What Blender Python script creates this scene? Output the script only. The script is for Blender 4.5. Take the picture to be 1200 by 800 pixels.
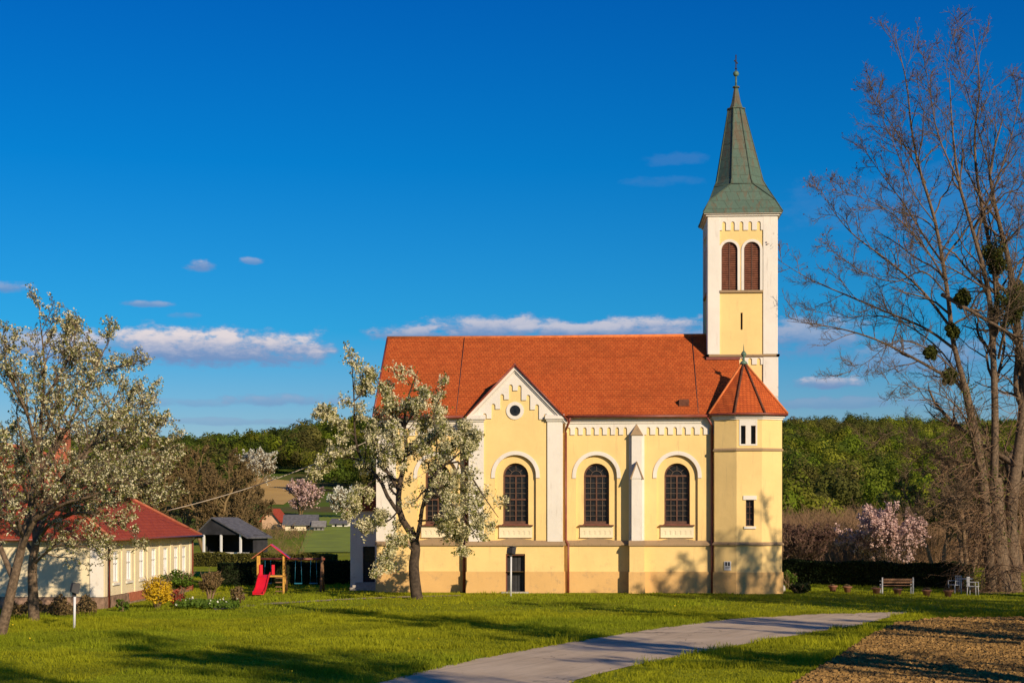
import bpy, math, random
import numpy as np
from math import sin, cos, tan, radians, pi, sqrt, atan2

for o in list(bpy.data.objects):
    bpy.data.objects.remove(o)
S = bpy.context.scene
COL = S.collection

# ------------------------------------------------------------------ camera
TH = math.atan(105 / 1800)          # the church front is turned a little to the view
FPX = 1800.0
CH = 3.68                           # eye height above the church lawn
HZ = 611.0
CT, ST = cos(TH), sin(TH)
cd = bpy.data.cameras.new('camera')
cd.sensor_width = 36
cd.lens = 36 * FPX / 1200
cd.shift_y = (HZ - 400) / 1200
cd.clip_end = 6000
cam = bpy.data.objects.new('camera', cd)
cam.location = (0, 0, CH)
cam.rotation_euler = (radians(90), 0, TH)
COL.objects.link(cam)
S.camera = cam

# ------------------------------------------------------------------ light
SAZ = radians(37)
SEL = radians(22)
SUN_STRENGTH = 4.6
SKY_STRENGTH = 0.085
EXPOSURE = 0.27
tosun = (sin(SAZ) * cos(SEL), -cos(SAZ) * cos(SEL), sin(SEL))
sl = bpy.data.lights.new('sun', 'SUN')
sl.energy = SUN_STRENGTH
sl.angle = radians(0.5)
sl.color = (1.0, 0.80, 0.56)
sun = bpy.data.objects.new('sun', sl)
from mathutils import Vector
sun.rotation_euler = Vector(tosun).to_track_quat('Z', 'Y').to_euler()
sun.location = (30, -40, 40)
COL.objects.link(sun)
S.view_settings.view_transform = 'Standard'
S.view_settings.look = 'None'
S.view_settings.exposure = EXPOSURE
S.view_settings.gamma = 1
S.view_settings.use_curve_mapping = False
S.cycles.max_bounces = 6
S.cycles.transparent_max_bounces = 8

# ------------------------------------------------------------------ node helper
class NT:
    def __init__(self, tree):
        self.t = tree
        self.n = tree.nodes
        self.l = tree.links
    def new(self, typ, **kw):
        nd = self.n.new(typ)
        for k, v in kw.items():
            setattr(nd, k, v)
        return nd
    def put(self, sock, v):
        if v is None:
            return
        if hasattr(v, 'node'):
            self.l.new(v, sock)
        else:
            sock.default_value = v
    def math(self, op, a, b=None, c=None, clamp=False):
        nd = self.new('ShaderNodeMath', operation=op, use_clamp=clamp)
        self.put(nd.inputs[0], a); self.put(nd.inputs[1], b)
        if c is not None: self.put(nd.inputs[2], c)
        return nd.outputs[0]
    def mix(self, f, a, b, blend='MIX'):
        nd = self.new('ShaderNodeMix', data_type='RGBA', blend_type=blend)
        self.put(nd.inputs[0], f)
        self.put(nd.inputs[6], a if hasattr(a, 'node') else (*a[:3], 1))
        self.put(nd.inputs[7], b if hasattr(b, 'node') else (*b[:3], 1))
        return nd.outputs[2]
    def noise(self, vec, scale, detail=3, rough=.55, dist=0.0):
        nd = self.new('ShaderNodeTexNoise')
        self.put(nd.inputs['Vector'], vec)
        nd.inputs['Scale'].default_value = scale
        nd.inputs['Detail'].default_value = detail
        nd.inputs['Roughness'].default_value = rough
        nd.inputs['Distortion'].default_value = dist
        return nd.outputs['Fac']
    def ramp(self, v, stops, interp='LINEAR'):
        nd = self.new('ShaderNodeValToRGB')
        cr = nd.color_ramp
        cr.interpolation = interp
        while len(cr.elements) < len(stops):
            cr.elements.new(0.5)
        for e, (p, c) in zip(cr.elements, stops):
            e.position = p
            e.color = (c, c, c, 1) if isinstance(c, (int, float)) else (*c[:3], 1)
        self.put(nd.inputs[0], v)
        return nd.outputs[0]
    def step(self, v, a, b):
        nd = self.new('ShaderNodeMapRange', interpolation_type='SMOOTHSTEP')
        self.put(nd.inputs[0], v)
        nd.inputs[1].default_value = a
        nd.inputs[2].default_value = b
        return nd.outputs[0]
    def comb(self, x, y, z=0.0):
        nd = self.new('ShaderNodeCombineXYZ')
        self.put(nd.inputs[0], x); self.put(nd.inputs[1], y); self.put(nd.inputs[2], z)
        return nd.outputs[0]
    def sep(self, v):
        nd = self.new('ShaderNodeSeparateXYZ')
        self.put(nd.inputs[0], v)
        return nd.outputs

# ------------------------------------------------------------------ world: Nishita sky with clouds placed by direction
W = bpy.data.worlds.new('World')
S.world = W
W.use_nodes = True
g = NT(W.node_tree)
for n in list(g.n): g.n.remove(n)
sky = g.new('ShaderNodeTexSky', sky_type='NISHITA', sun_disc=False)
sky.sun_elevation = SEL
sky.sun_rotation = pi - SAZ
sky.air_density = 1.0
sky.dust_density = 0.3
sky.ozone_density = 3.0
tc = g.new('ShaderNodeTexCoord').outputs['Generated']
sx, sy, sz = g.sep(tc)
az = g.math('ARCTAN2', sx, sy)
hyp = g.math('SQRT', g.math('ADD', g.math('MULTIPLY', sx, sx), g.math('MULTIPLY', sy, sy)))
el = g.math('ARCTAN2', sz, hyp)
# deep polarised blue: tint by elevation
eln = g.math('DIVIDE', el, radians(20), clamp=True)
tint = g.ramp(eln, [(0.0, (.78, .68, .76)), (.13, (.52, .62, .80)), (.35, (.075, .58, .90)), (.65, (.009, .50, .93)), (1.0, (.003, .39, .93))])
skyc = g.mix(1.0, sky.outputs[0], tint, 'MULTIPLY')
uv = g.comb(az, el)
n1 = g.noise(g.comb(g.math('MULTIPLY', az, 1.0), g.math('MULTIPLY', el, 2.2)), 34, 6, .62)
n2 = g.noise(g.comb(g.math('MULTIPLY', az, 1.0), g.math('MULTIPLY', el, 2.0)), 90, 4, .6)
nn = g.math('ADD', g.math('MULTIPLY', g.math('SUBTRACT', n1, .5), 1.7), g.math('MULTIPLY', g.math('SUBTRACT', n2, .5), .7))
def azel(px, py):
    t = (px - 600) / FPX
    a = math.atan(t) - TH
    e = math.atan((HZ - py) / FPX * cos(math.atan(t)))
    return a, e
CLOUDS = [  # px, py, half width, half height, brightness, thickness
    (40, 408, 110, 20, .6, .85), (95, 406, 80, 18, .7, .85), (235, 408, 158, 26, 1.0, 1.0), (285, 406, 105, 20, .95, 1.0), (190, 404, 90, 22, 1.0, 1.0), (330, 408, 70, 15, .9, .95), (168, 356, 32, 5, .5, .7), (236, 311, 20, 9, .7, .8), (293, 306, 15, 5, .6, .6),
    (12, 337, 26, 8, .6, .7), (335, 470, 70, 9, .35, .6), (215, 370, 18, 5, .3, .4), (490, 392, 60, 14, .7, .9), (570, 387, 110, 17, .8, .9), (680, 388, 110, 12, .8, .9), (760, 385, 110, 15, .85, .9), (870, 390, 100, 15, .6, .8),
    (945, 396, 70, 26, .6, .75), (962, 449, 42, 9, .75, .9), (1080, 420, 90, 24, .35, .6), (200, 472, 60, 6, .3, .4), (260, 494, 130, 5, .3, .4), (1000, 472, 110, 8, .3, .5),
    (788, 187, 40, 9, .3, .16), (775, 213, 45, 7, .3, .12), (1090, 240, 170, 40, .1, .12)]
dens = None; lit = None
for (px, py, hw, hh, br, th) in CLOUDS:
    a0, e0 = azel(px, py)
    rw, rh = hw / FPX, hh / FPX
    du = g.math('DIVIDE', g.math('SUBTRACT', az, a0), rw)
    dv = g.math('DIVIDE', g.math('SUBTRACT', el, e0), rh)
    dvb = g.math('MULTIPLY', dv, g.math('ADD', 1.0, g.math('MULTIPLY', g.math('LESS_THAN', dv, 0.0), .25)))
    r2 = g.math('ADD', g.math('MULTIPLY', du, du), g.math('MULTIPLY', dvb, dvb))
    fld = g.math('ADD', g.math('SUBTRACT', 1.0, r2), g.math('MULTIPLY', nn, 2.3))
    d = g.math('MULTIPLY', g.step(fld, -.35, .85), th)
    top = g.step(g.math('ADD', dv, g.math('MULTIPLY', nn, .9)), -.45, .75)
    L = g.math('MULTIPLY', g.math('MULTIPLY', top, br), d)
    dens = d if dens is None else g.math('MAXIMUM', dens, d)
    lit = L if lit is None else g.math('MAXIMUM', lit, L)
CK = 1.0 / SKY_STRENGTH
cc = g.mix(lit, tuple(c * CK for c in (.15, .23, .42)), tuple(c * CK for c in (.70, .60, .58)))
tot = g.mix(g.math('MULTIPLY', dens, .88), skyc, cc)
bg = g.new('ShaderNodeBackground')
g.l.new(tot, bg.inputs[0])
bg.inputs[1].default_value = SKY_STRENGTH
ow = g.new('ShaderNodeOutputWorld')
g.l.new(bg.outputs[0], ow.inputs[0])

# ------------------------------------------------------------------ pixel to place helpers
def XP(px, Y):                       # world X of an image column on the plane Y
    t = (px - 600) / FPX
    return Y * (t * CT - ST) / (CT + t * ST)
def ZP(px, py, Y):                   # world Z of an image point on the plane Y
    X = XP(px, Y)
    d = -X * ST + Y * CT
    return CH + (HZ - py) * d / FPX
def CW(xc, d):                       # camera-frame ground coordinates to world
    return (xc * CT - d * ST, xc * ST + d * CT)
def PD(px, py, d):                   # point at view depth d
    x, y = CW((px - 600) / FPX * d, d)
    return (x, y, CH + (HZ - py) * d / FPX)
def GP(px, py):                      # point of the flat ground
    d = FPX * CH / (py - HZ)
    x, y = CW((px - 600) / FPX * d, d)
    return (x, y)

# ------------------------------------------------------------------ materials
MAT = {}
def material(name, col, rough=.85, var=.12, vscale=1.2, bump=0.0, bscale=30, spec=.3, metal=0.0, col2=None, island=0.0, trans=0.0, stain=None, attr=None):
    m = bpy.data.materials.new(name)
    m.use_nodes = True
    g = NT(m.node_tree)
    for n in list(g.n): g.n.remove(n)
    out = g.new('ShaderNodeOutputMaterial')
    b = g.new('ShaderNodeBsdfPrincipled')
    pos = g.new('ShaderNodeNewGeometry')
    c = None
    n = g.noise(pos.outputs['Position'], vscale, 4, .6)
    f = g.step(n, .3, .7)
    lo = col2 if col2 else tuple(x * (1 - var) for x in col)
    hi = col if col2 else tuple(min(1, x * (1 + var)) for x in col)
    c = g.mix(f, lo, hi)
    if attr:
        at = g.new('ShaderNodeAttribute', attribute_name=attr)
        c = g.mix(1.0, c, at.outputs['Color'], 'MULTIPLY')
    if island:
        r = pos.outputs['Random Per Island']
        k = g.math('ADD', 1 - island, g.math('MULTIPLY', r, 2 * island))
        kk = g.comb(k, k, k)
        c = g.mix(1.0, c, kk, 'MULTIPLY')
    if stain:                        # (colour, scale, low, high, strength)
        sc, ss, a, bb, st = stain
        sn = g.noise(pos.outputs['Position'], ss, 6, .65)
        c = g.mix(g.math('MULTIPLY', g.step(sn, a, bb), st), c, sc)
    g.put(b.inputs['Base Color'], c)
    b.inputs['Roughness'].default_value = rough
    b.inputs['Specular IOR Level'].default_value = spec
    b.inputs['Metallic'].default_value = metal
    if bump:
        bn = g.new('ShaderNodeBump')
        bn.inputs['Strength'].default_value = bump
        bn.inputs['Distance'].default_value = .03
        g.l.new(g.noise(pos.outputs['Position'], bscale, 4, .6), bn.inputs['Height'])
        g.l.new(bn.outputs[0], b.inputs['Normal'])
    sh = b.outputs[0]
    if trans:
        tr = g.new('ShaderNodeBsdfTranslucent')
        g.put(tr.inputs[0], c)
        mx = g.new('ShaderNodeMixShader')
        mx.inputs[0].default_value = trans
        g.l.new(sh, mx.inputs[1]); g.l.new(tr.outputs[0], mx.inputs[2])
        sh = mx.outputs[0]
    g.l.new(sh, out.inputs[0])
    MAT[name] = m
    m['b'] = 0
    return m

def wall_material(name, col, low_stain=0.5, grime=(.42, .33, .22), streak=.18):
    """painted render: soft mottling, fine vertical streaks, worn patches near the bottom of the wall"""
    m = bpy.data.materials.new(name); m.use_nodes = True
    g = NT(m.node_tree)
    for n in list(g.n): g.n.remove(n)
    out = g.new('ShaderNodeOutputMaterial'); b = g.new('ShaderNodeBsdfPrincipled')
    pos = g.new('ShaderNodeNewGeometry').outputs['Position']
    x, y, z = g.sep(pos)
    big = g.noise(pos, .55, 5, .6)
    c = g.mix(g.step(big, .3, .72), tuple(v * .93 for v in col), tuple(min(1, v * 1.03) for v in col))
    st = g.noise(g.comb(g.math('MULTIPLY', x, 3.2), g.math('MULTIPLY', y, 3.2), g.math('MULTIPLY', z, .35)), 1.6, 5, .65)
    c = g.mix(g.math('MULTIPLY', g.step(st, .55, .8), streak), c, grime)
    pt = g.noise(pos, 2.4, 6, .7)
    hgt = g.math('SUBTRACT', 1.0, g.math('DIVIDE', z, 2.4), clamp=True)
    c = g.mix(g.math('MULTIPLY', g.math('MULTIPLY', g.step(pt, .52, .74), hgt), low_stain), c, grime)
    fine = g.noise(pos, 14, 3, .6)
    c = g.mix(g.math('MULTIPLY', g.step(fine, .6, .8), .1), c, grime)
    g.put(b.inputs['Base Color'], c)
    b.inputs['Roughness'].default_value = .92
    b.inputs['Specular IOR Level'].default_value = .15
    bn = g.new('ShaderNodeBump'); bn.inputs['Strength'].default_value = .35; bn.inputs['Distance'].default_value = .02
    hh = g.math('ADD', g.noise(pos, 45, 3, .6), g.math('MULTIPLY', g.noise(pos, 2.2, 3, .5), 2.0))
    g.l.new(hh, bn.inputs['Height']); g.l.new(bn.outputs[0], b.inputs['Normal'])
    g.l.new(b.outputs[0], out.inputs[0])
    MAT[name] = m
    return m

def tile_material(name, c1, c2, mortar, axis='x', tw=.19, th=.125, rowmul=1.0, moss=.42):
    m = bpy.data.materials.new(name); m.use_nodes = True
    g = NT(m.node_tree)
    for n in list(g.n): g.n.remove(n)
    out = g.new('ShaderNodeOutputMaterial'); b = g.new('ShaderNodeBsdfPrincipled')
    pos = g.new('ShaderNodeNewGeometry').outputs['Position']
    x, y, z = g.sep(pos)
    u = x if axis == 'x' else (y if axis == 'y' else g.math('ADD', x, y))
    vec = g.comb(g.math('DIVIDE', u, tw), g.math('DIVIDE', z, th * rowmul))
    bt = g.new('ShaderNodeTexBrick')
    bt.offset = .5; bt.squash = 1
    g.put(bt.inputs['Vector'], vec)
    bt.inputs['Color1'].default_value = (*c1, 1); bt.inputs['Color2'].default_value = (*c2, 1); bt.inputs['Mortar'].default_value = (*mortar, 1)
    bt.inputs['Scale'].default_value = 1.0
    bt.inputs['Mortar Size'].default_value = .07
    bt.inputs['Mortar Smooth'].default_value = .5
    bt.inputs['Brick Width'].default_value = 1.0
    bt.inputs['Row Height'].default_value = 1.0
    bt.inputs['Bias'].default_value = -.1
    c = bt.outputs['Color']
    big = g.noise(pos, .5, 6, .62)
    c = g.mix(g.math('MULTIPLY', g.step(big, .48, .75), moss), c, tuple(v * .42 for v in c1))
    sp = g.noise(pos, 3.5, 5, .7)
    c = g.mix(g.math('MULTIPLY', g.step(sp, .6, .8), moss), c, (.10, .05, .03))
    g.put(b.inputs['Base Color'], c)
    b.inputs['Roughness'].default_value = .85
    b.inputs['Specular IOR Level'].default_value = .2
    bn = g.new('ShaderNodeBump'); bn.inputs['Strength'].default_value = .6; bn.inputs['Distance'].default_value = .02
    hh = g.math('ADD', g.math('MULTIPLY', bt.outputs['Fac'], -1.0), g.noise(pos, 16, 3, .6))
    g.l.new(hh, bn.inputs['Height']); g.l.new(bn.outputs[0], b.inputs['Normal'])
    g.l.new(b.outputs[0], out.inputs[0])
    MAT[name] = m
    return m

wall_material('yellow_render', (.80, .585, .25), .95, (.40, .29, .17), .45)
wall_material('ochre_plinth', (.66, .42, .17), .9, (.36, .25, .15), .35)
wall_material('white_render', (.73, .69, .62), .7, (.34, .28, .22), .5)
wall_material('apron_render', (.76, .68, .48), .5)
wall_material('cream_render', (.78, .68, .46), .5)
wall_material('weathered_ledge', (.34, .24, .14), .6, (.12, .09, .06), .9)
tile_material('roof_tile', (.50, .115, .027), (.39, .078, .018), (.22, .045, .014), 'x')
tile_material('roof_tile_side', (.50, .10, .022), (.40, .075, .018), (.17, .03, .012), 'y')
tile_material('roof_tile_turret', (.54, .115, .026), (.42, .08, .02), (.16, .03, .012), 'xy')
tile_material('house_tile', (.36, .065, .03), (.28, .045, .022), (.2, .025, .015), 'xy', .25, .14, 1.0, .15)
material('ridge_tile', (.58, .17, .05), var=.2, vscale=4)
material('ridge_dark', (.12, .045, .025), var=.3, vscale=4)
material('copper', (.135, .235, .165), .6, col2=(.075, .15, .115), vscale=1.6, bump=.4, bscale=9, spec=.4, stain=((.17, .10, .045), 2.2, .5, .68, .75))
material('copper_dark', (.06, .085, .06), .6, var=.3, vscale=4)
material('dark_metal', (.035, .035, .04), .5, var=.3)
material('green_metal', (.10, .17, .12), .5, var=.3, vscale=6)
material('brown_pipe', (.19, .045, .03), .45, var=.2, vscale=3, spec=.5)
material('brown_wood', (.15, .055, .035), .6, var=.2, vscale=5)
material('louvre_wood', (.22, .085, .05), .7, var=.25, vscale=5)
material('window_wood', (.105, .05, .032), .6, var=.25, vscale=6)
material('window_bar', (.11, .075, .055), .6, var=.2, vscale=6)
material('black_wood', (.022, .02, .02), .6, var=.3, vscale=5)
material('white_paint', (.72, .72, .72), .5, var=.06)
material('shaded_white_paint', (.34, .35, .37), .6, var=.15)  # white garden furniture paint, greyed: its standing in shade is put into the colour
material('white_post', (.62, .63, .66), .5, var=.1)
material('concrete', (.40, .37, .33), var=.2, vscale=5, bump=.3)
material('stone_base', (.26, .17, .12), var=.4, vscale=4, bump=.5, bscale=8)
material('brick_red', (.40, .13, .07), var=.2, vscale=5)
material('bark', (.21, .15, .10), .95, col2=(.09, .065, .045), vscale=9, bump=1.0, bscale=26, spec=.1)
material('bark_warm', (.30, .19, .115), .95, col2=(.13, .085, .055), vscale=7, bump=1.0, bscale=22, spec=.1)
material('bark_dark', (.10, .075, .055), .95, col2=(.045, .035, .028), vscale=7, bump=1.0, bscale=22, spec=.1)
material('twig_red', (.12, .09, .055), .9, var=.3, vscale=3, spec=.1)
material('bud_red', (.24, .085, .04), .8, var=.3, vscale=3, trans=.3)
material('twig_brown', (.20, .135, .085), .95, var=.3, vscale=1, spec=.1)
material('petal', (.80, .74, .52), .7, col2=(.58, .55, .28), vscale=2, island=.12, trans=.3, spec=.2)
material('petal_pink', (.74, .55, .50), .7, col2=(.55, .36, .33), vscale=3, island=.15, trans=.3, spec=.2)
material('young_leaf', (.17, .22, .035), .7, col2=(.10, .14, .02), vscale=2, island=.25, trans=.35, spec=.25)
material('olive_leaf', (.19, .20, .035), .7, col2=(.11, .13, .02), vscale=2, island=.25, trans=.3, spec=.25)
material('mistletoe_leaf', (.10, .11, .02), .7, col2=(.05, .06, .012), vscale=3, island=.3, trans=.3, spec=.2)
material('hedge_dark', (.028, .045, .010), .8, col2=(.012, .022, .006), vscale=4, island=.35, trans=.15, spec=.2)
material('hedge_olive', (.12, .11, .02), .8, col2=(.08, .08, .015), vscale=3, island=.25, trans=.2, spec=.2)
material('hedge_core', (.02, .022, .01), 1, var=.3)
material('shrub_green', (.12, .20, .018), .7, col2=(.07, .12, .012), vscale=4, island=.25, trans=.35, spec=.25)
material('shrub_brown', (.20, .13, .06), .9, col2=(.13, .10, .04), vscale=4, island=.3, trans=.2, spec=.1)
material('forsythia', (.72, .48, .02), .7, col2=(.50, .34, .02), vscale=5, island=.2, trans=.3, spec=.2)
material('purple_leaf', (.14, .08, .065), .8, var=.3, vscale=4, island=.3, trans=.2, spec=.1)
material('red_leaf', (.25, .05, .03), .8, var=.3, vscale=4, island=.3, trans=.2, spec=.1)
material('wood_leaf', (.95, .95, .95), .9, var=.15, vscale=.15, island=.2, trans=.4, spec=.1, attr='tint')
material('grass_blade', (.30, .345, .014), .75, col2=(.20, .24, .010), vscale=.35, island=.25, trans=.45, spec=.2, attr='tint')
material('dandelion', (.75, .55, .02), .7, trans=.3)
material('red_plastic', (.62, .012, .03), .35, var=.05, spec=.5)
material('blue_plastic', (.02, .16, .26), .4, var=.05, spec=.5)
material('yellow_wood', (.52, .28, .05), .7, var=.2, vscale=6)
material('dark_wood', (.16, .085, .045), .8, var=.25, vscale=6)
material('grey_roof', (.10, .10, .11), .8, var=.25, vscale=3)
material('grey_board', (.20, .19, .18), .8, var=.2, vscale=3)
material('blind', (.36, .38, .42), .5, var=.15, vscale=2)
material('barn_dark', (.03, .03, .035), .9, var=.3)
material('terracotta', (.27, .12, .07), .8, var=.2, vscale=6)
material('dead_plant', (.14, .10, .05), .9, var=.3, vscale=6, island=.3)
material('clod', (.33, .20, .07), 1, col2=(.15, .09, .035), vscale=3, island=.3, spec=.05)
material('peach_wall', (.62, .40, .24), .9, var=.1)
material('cable', (.42, .36, .28), .7, var=.1)
material('white_flower', (.75, .75, .62), .7, var=.1, trans=.3)
material('tan_field', (.56, .36, .11), 1, col2=(.46, .29, .09), vscale=.05, bump=.5, bscale=3)
material('meadow', (.24, .30, .02), 1, col2=(.16, .20, .02), vscale=.25, bump=.5, bscale=3)

def glass_material():
    m = bpy.data.materials.new('window_glass'); m.use_nodes = True
    g = NT(m.node_tree)
    b = g.n['Principled BSDF']
    pos = g.new('ShaderNodeNewGeometry').outputs['Position']
    bt = g.noise(pos, 5, 3, .6)
    g.put(b.inputs['Base Color'], g.mix(g.step(bt, .35, .65), (.008, .009, .012), (.022, .022, .024)))
    b.inputs['Roughness'].default_value = .15
    b.inputs['Specular IOR Level'].default_value = .25
    bn = g.new('ShaderNodeBump'); bn.inputs['Strength'].default_value = .1; bn.inputs['Distance'].default_value = .02
    g.l.new(g.noise(pos, 4, 2, .5), bn.inputs['Height']); g.l.new(bn.outputs[0], b.inputs['Normal'])
    MAT['glass'] = m
glass_material()

def copper_material():
    m = bpy.data.materials.new('copper_sheet'); m.use_nodes = True
    g = NT(m.node_tree)
    b = g.n['Principled BSDF']
    pos = g.new('ShaderNodeNewGeometry').outputs['Position']
    x, y, z = g.sep(pos)
    bt = g.new('ShaderNodeTexBrick')
    g.put(bt.inputs['Vector'], g.comb(g.math('ADD', x, y), z))
    bt.inputs['Scale'].default_value = 1; bt.inputs['Brick Width'].default_value = .6; bt.inputs['Row Height'].default_value = .5
    bt.inputs['Mortar Size'].default_value = .018; bt.inputs['Mortar Smooth'].default_value = .3
    bt.inputs['Color1'].default_value = (.085, .14, .105, 1); bt.inputs['Color2'].default_value = (.07, .12, .09, 1); bt.inputs['Mortar'].default_value = (.06, .09, .065, 1)
    st = g.noise(g.comb(g.math('MULTIPLY', x, 2.5), g.math('MULTIPLY', y, 2.5), g.math('MULTIPLY', z, .35)), 1.5, 6, .65)
    hi = g.step(z, 20.5, 27.0)
    f = g.step(g.math('ADD', st, g.math('MULTIPLY', hi, .12)), .5, .68)
    c = g.mix(g.math('MULTIPLY', f, .8), bt.outputs['Color'], (.12, .085, .05))
    c = g.mix(g.math('MULTIPLY', g.step(g.noise(pos, 5, 4, .6), .5, .7), .3), c, (.12, .20, .155))
    g.put(b.inputs['Base Color'], c)
    b.inputs['Roughness'].default_value = .62
    b.inputs['Specular IOR Level'].default_value = .35
    bn = g.new('ShaderNodeBump'); bn.inputs['Strength'].default_value = .5; bn.inputs['Distance'].default_value = .03
    hh = g.math('ADD', g.math('MULTIPLY', bt.outputs['Fac'], 1.0), g.noise(pos, 3, 3, .6))
    g.l.new(hh, bn.inputs['Height']); g.l.new(bn.outputs[0], b.inputs['Normal'])
    MAT['copper_sheet'] = m
copper_material()

def ground_material():
    m = bpy.data.materials.new('lawn_soil'); m.use_nodes = True
    g = NT(m.node_tree); b = g.n['Principled BSDF']
    pos = g.new('ShaderNodeNewGeometry').outputs['Position']
    x, y, z = g.sep(pos)
    a = g.noise(pos, .22, 5, .6); f = g.noise(g.comb(x, g.math('MULTIPLY', y, .6)), 6, 5, .7)
    c = g.mix(g.step(a, .35, .65), (.19, .22, .012), (.27, .30, .016))
    c = g.mix(g.math('MULTIPLY', g.step(f, .45, .75), .45), c, (.09, .10, .01))
    far = g.step(y, 110, 300)
    c = g.mix(far, c, g.mix(g.step(g.noise(pos, .03, 4, .6), .4, .6), (.10, .15, .02), (.12, .10, .04)))
    g.put(b.inputs['Base Color'], c)
    b.inputs['Roughness'].default_value = 1; b.inputs['Specular IOR Level'].default_value = .05
    bn = g.new('ShaderNodeBump'); bn.inputs['Strength'].default_value = .9; bn.inputs['Distance'].default_value = .08
    g.l.new(g.noise(pos, 5, 5, .7), bn.inputs['Height']); g.l.new(bn.outputs[0], b.inputs['Normal'])
    MAT['ground'] = m
    m = bpy.data.materials.new('worn_asphalt'); m.use_nodes = True
    g = NT(m.node_tree); b = g.n['Principled BSDF']
    pos = g.new('ShaderNodeNewGeometry').outputs['Position']
    a = g.noise(pos, .35, 5, .6); f = g.noise(pos, 30, 3, .7); p = g.noise(pos, 3, 6, .7)
    c = g.mix(g.step(a, .35, .65), (.50, .385, .255), (.60, .475, .325))
    c = g.mix(g.math('MULTIPLY', g.step(p, .5, .75), .35), c, (.24, .19, .145))
    c = g.mix(g.math('MULTIPLY', g.step(f, .4, .7), .45), c, (.58, .50, .40))
    nz = g.new('ShaderNodeTexNoise'); nz.inputs['Scale'].default_value = .9; nz.inputs['Detail'].default_value = 5
    g.l.new(pos, nz.inputs['Vector'])
    nv = g.new('ShaderNodeVectorMath', operation='MULTIPLY_ADD'); g.l.new(nz.outputs['Color'], nv.inputs[0]); nv.inputs[1].default_value = (3, 3, 0); g.l.new(pos, nv.inputs[2])
    vo = g.new('ShaderNodeTexVoronoi', feature='DISTANCE_TO_EDGE'); vo.inputs['Scale'].default_value = .33; g.l.new(nv.outputs[0], vo.inputs['Vector'])
    ck = g.math('SUBTRACT', 1.0, g.step(vo.outputs['Distance'], .002, .012))
    ck = g.math('MULTIPLY', ck, g.step(g.noise(pos, .3, 2, .5), .42, .55))
    c = g.mix(g.math('MULTIPLY', ck, .8), c, (.13, .10, .07))
    x_, y_, z_ = g.sep(pos)
    lp = g.noise(g.comb(g.math('MULTIPLY', g.math('SUBTRACT', x_, g.math('MULTIPLY', y_, .42)), 1.6), g.math('MULTIPLY', y_, .12)), 1.5, 4, .6)
    c = g.mix(g.math('MULTIPLY', g.step(lp, .45, .7), .4), c, (.27, .22, .165))
    g.put(b.inputs['Base Color'], c); b.inputs['Roughness'].default_value = .9; b.inputs['Specular IOR Level'].default_value = .2
    bn = g.new('ShaderNodeBump'); bn.inputs['Strength'].default_value = .6; bn.inputs['Distance'].default_value = .015
    g.l.new(g.noise(pos, 25, 4, .7), bn.inputs['Height']); g.l.new(bn.outputs[0], b.inputs['Normal'])
    MAT['road'] = m
    m = bpy.data.materials.new('ploughed_soil'); m.use_nodes = True
    g = NT(m.node_tree); b = g.n['Principled BSDF']
    pos = g.new('ShaderNodeNewGeometry').outputs['Position']
    a = g.noise(pos, 2.5, 6, .7); f = g.noise(pos, 14, 4, .7)
    c = g.mix(g.step(a, .3, .7), (.17, .10, .04), (.38, .235, .085))
    c = g.mix(g.math('MULTIPLY', g.step(f, .4, .7), .6), c, (.14, .08, .035))
    g.put(b.inputs['Base Color'], c); b.inputs['Roughness'].default_value = 1; b.inputs['Specular IOR Level'].default_value = .05
    bn = g.new('ShaderNodeBump'); bn.inputs['Strength'].default_value = 1; bn.inputs['Distance'].default_value = .06
    g.l.new(g.noise(pos, 11, 5, .75), bn.inputs['Height']); g.l.new(bn.outputs[0], b.inputs['Normal'])
    MAT['soil'] = m
ground_material()
material('gravel', (.36, .29, .20), 1, col2=(.26, .21, .14), vscale=5, bump=.6, bscale=20)

# ------------------------------------------------------------------ object helpers
ORG = {}
def tag(o, label=None, cat=None, group=None, kind=None):
    if label: o['label'] = label
    if cat: o['category'] = cat
    if group: o['group'] = group
    if kind: o['kind'] = kind
    return o
def thing(name, label, cat, loc=(0, 0, 0), group=None):
    o = bpy.data.objects.new(name, None)
    o.empty_display_size = .5
    COL.objects.link(o)
    o.location = loc
    ORG[o.name] = tuple(loc)
    return tag(o, label, cat, group)
def link(name, me, parent=None, org=None):
    o = bpy.data.objects.new(name, me)
    COL.objects.link(o)
    if parent is not None:
        o.parent = parent
        ORG[o.name] = ORG[parent.name]
    else:
        ORG[o.name] = org or (0, 0, 0)
        o.location = ORG[o.name]
    return o

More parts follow.
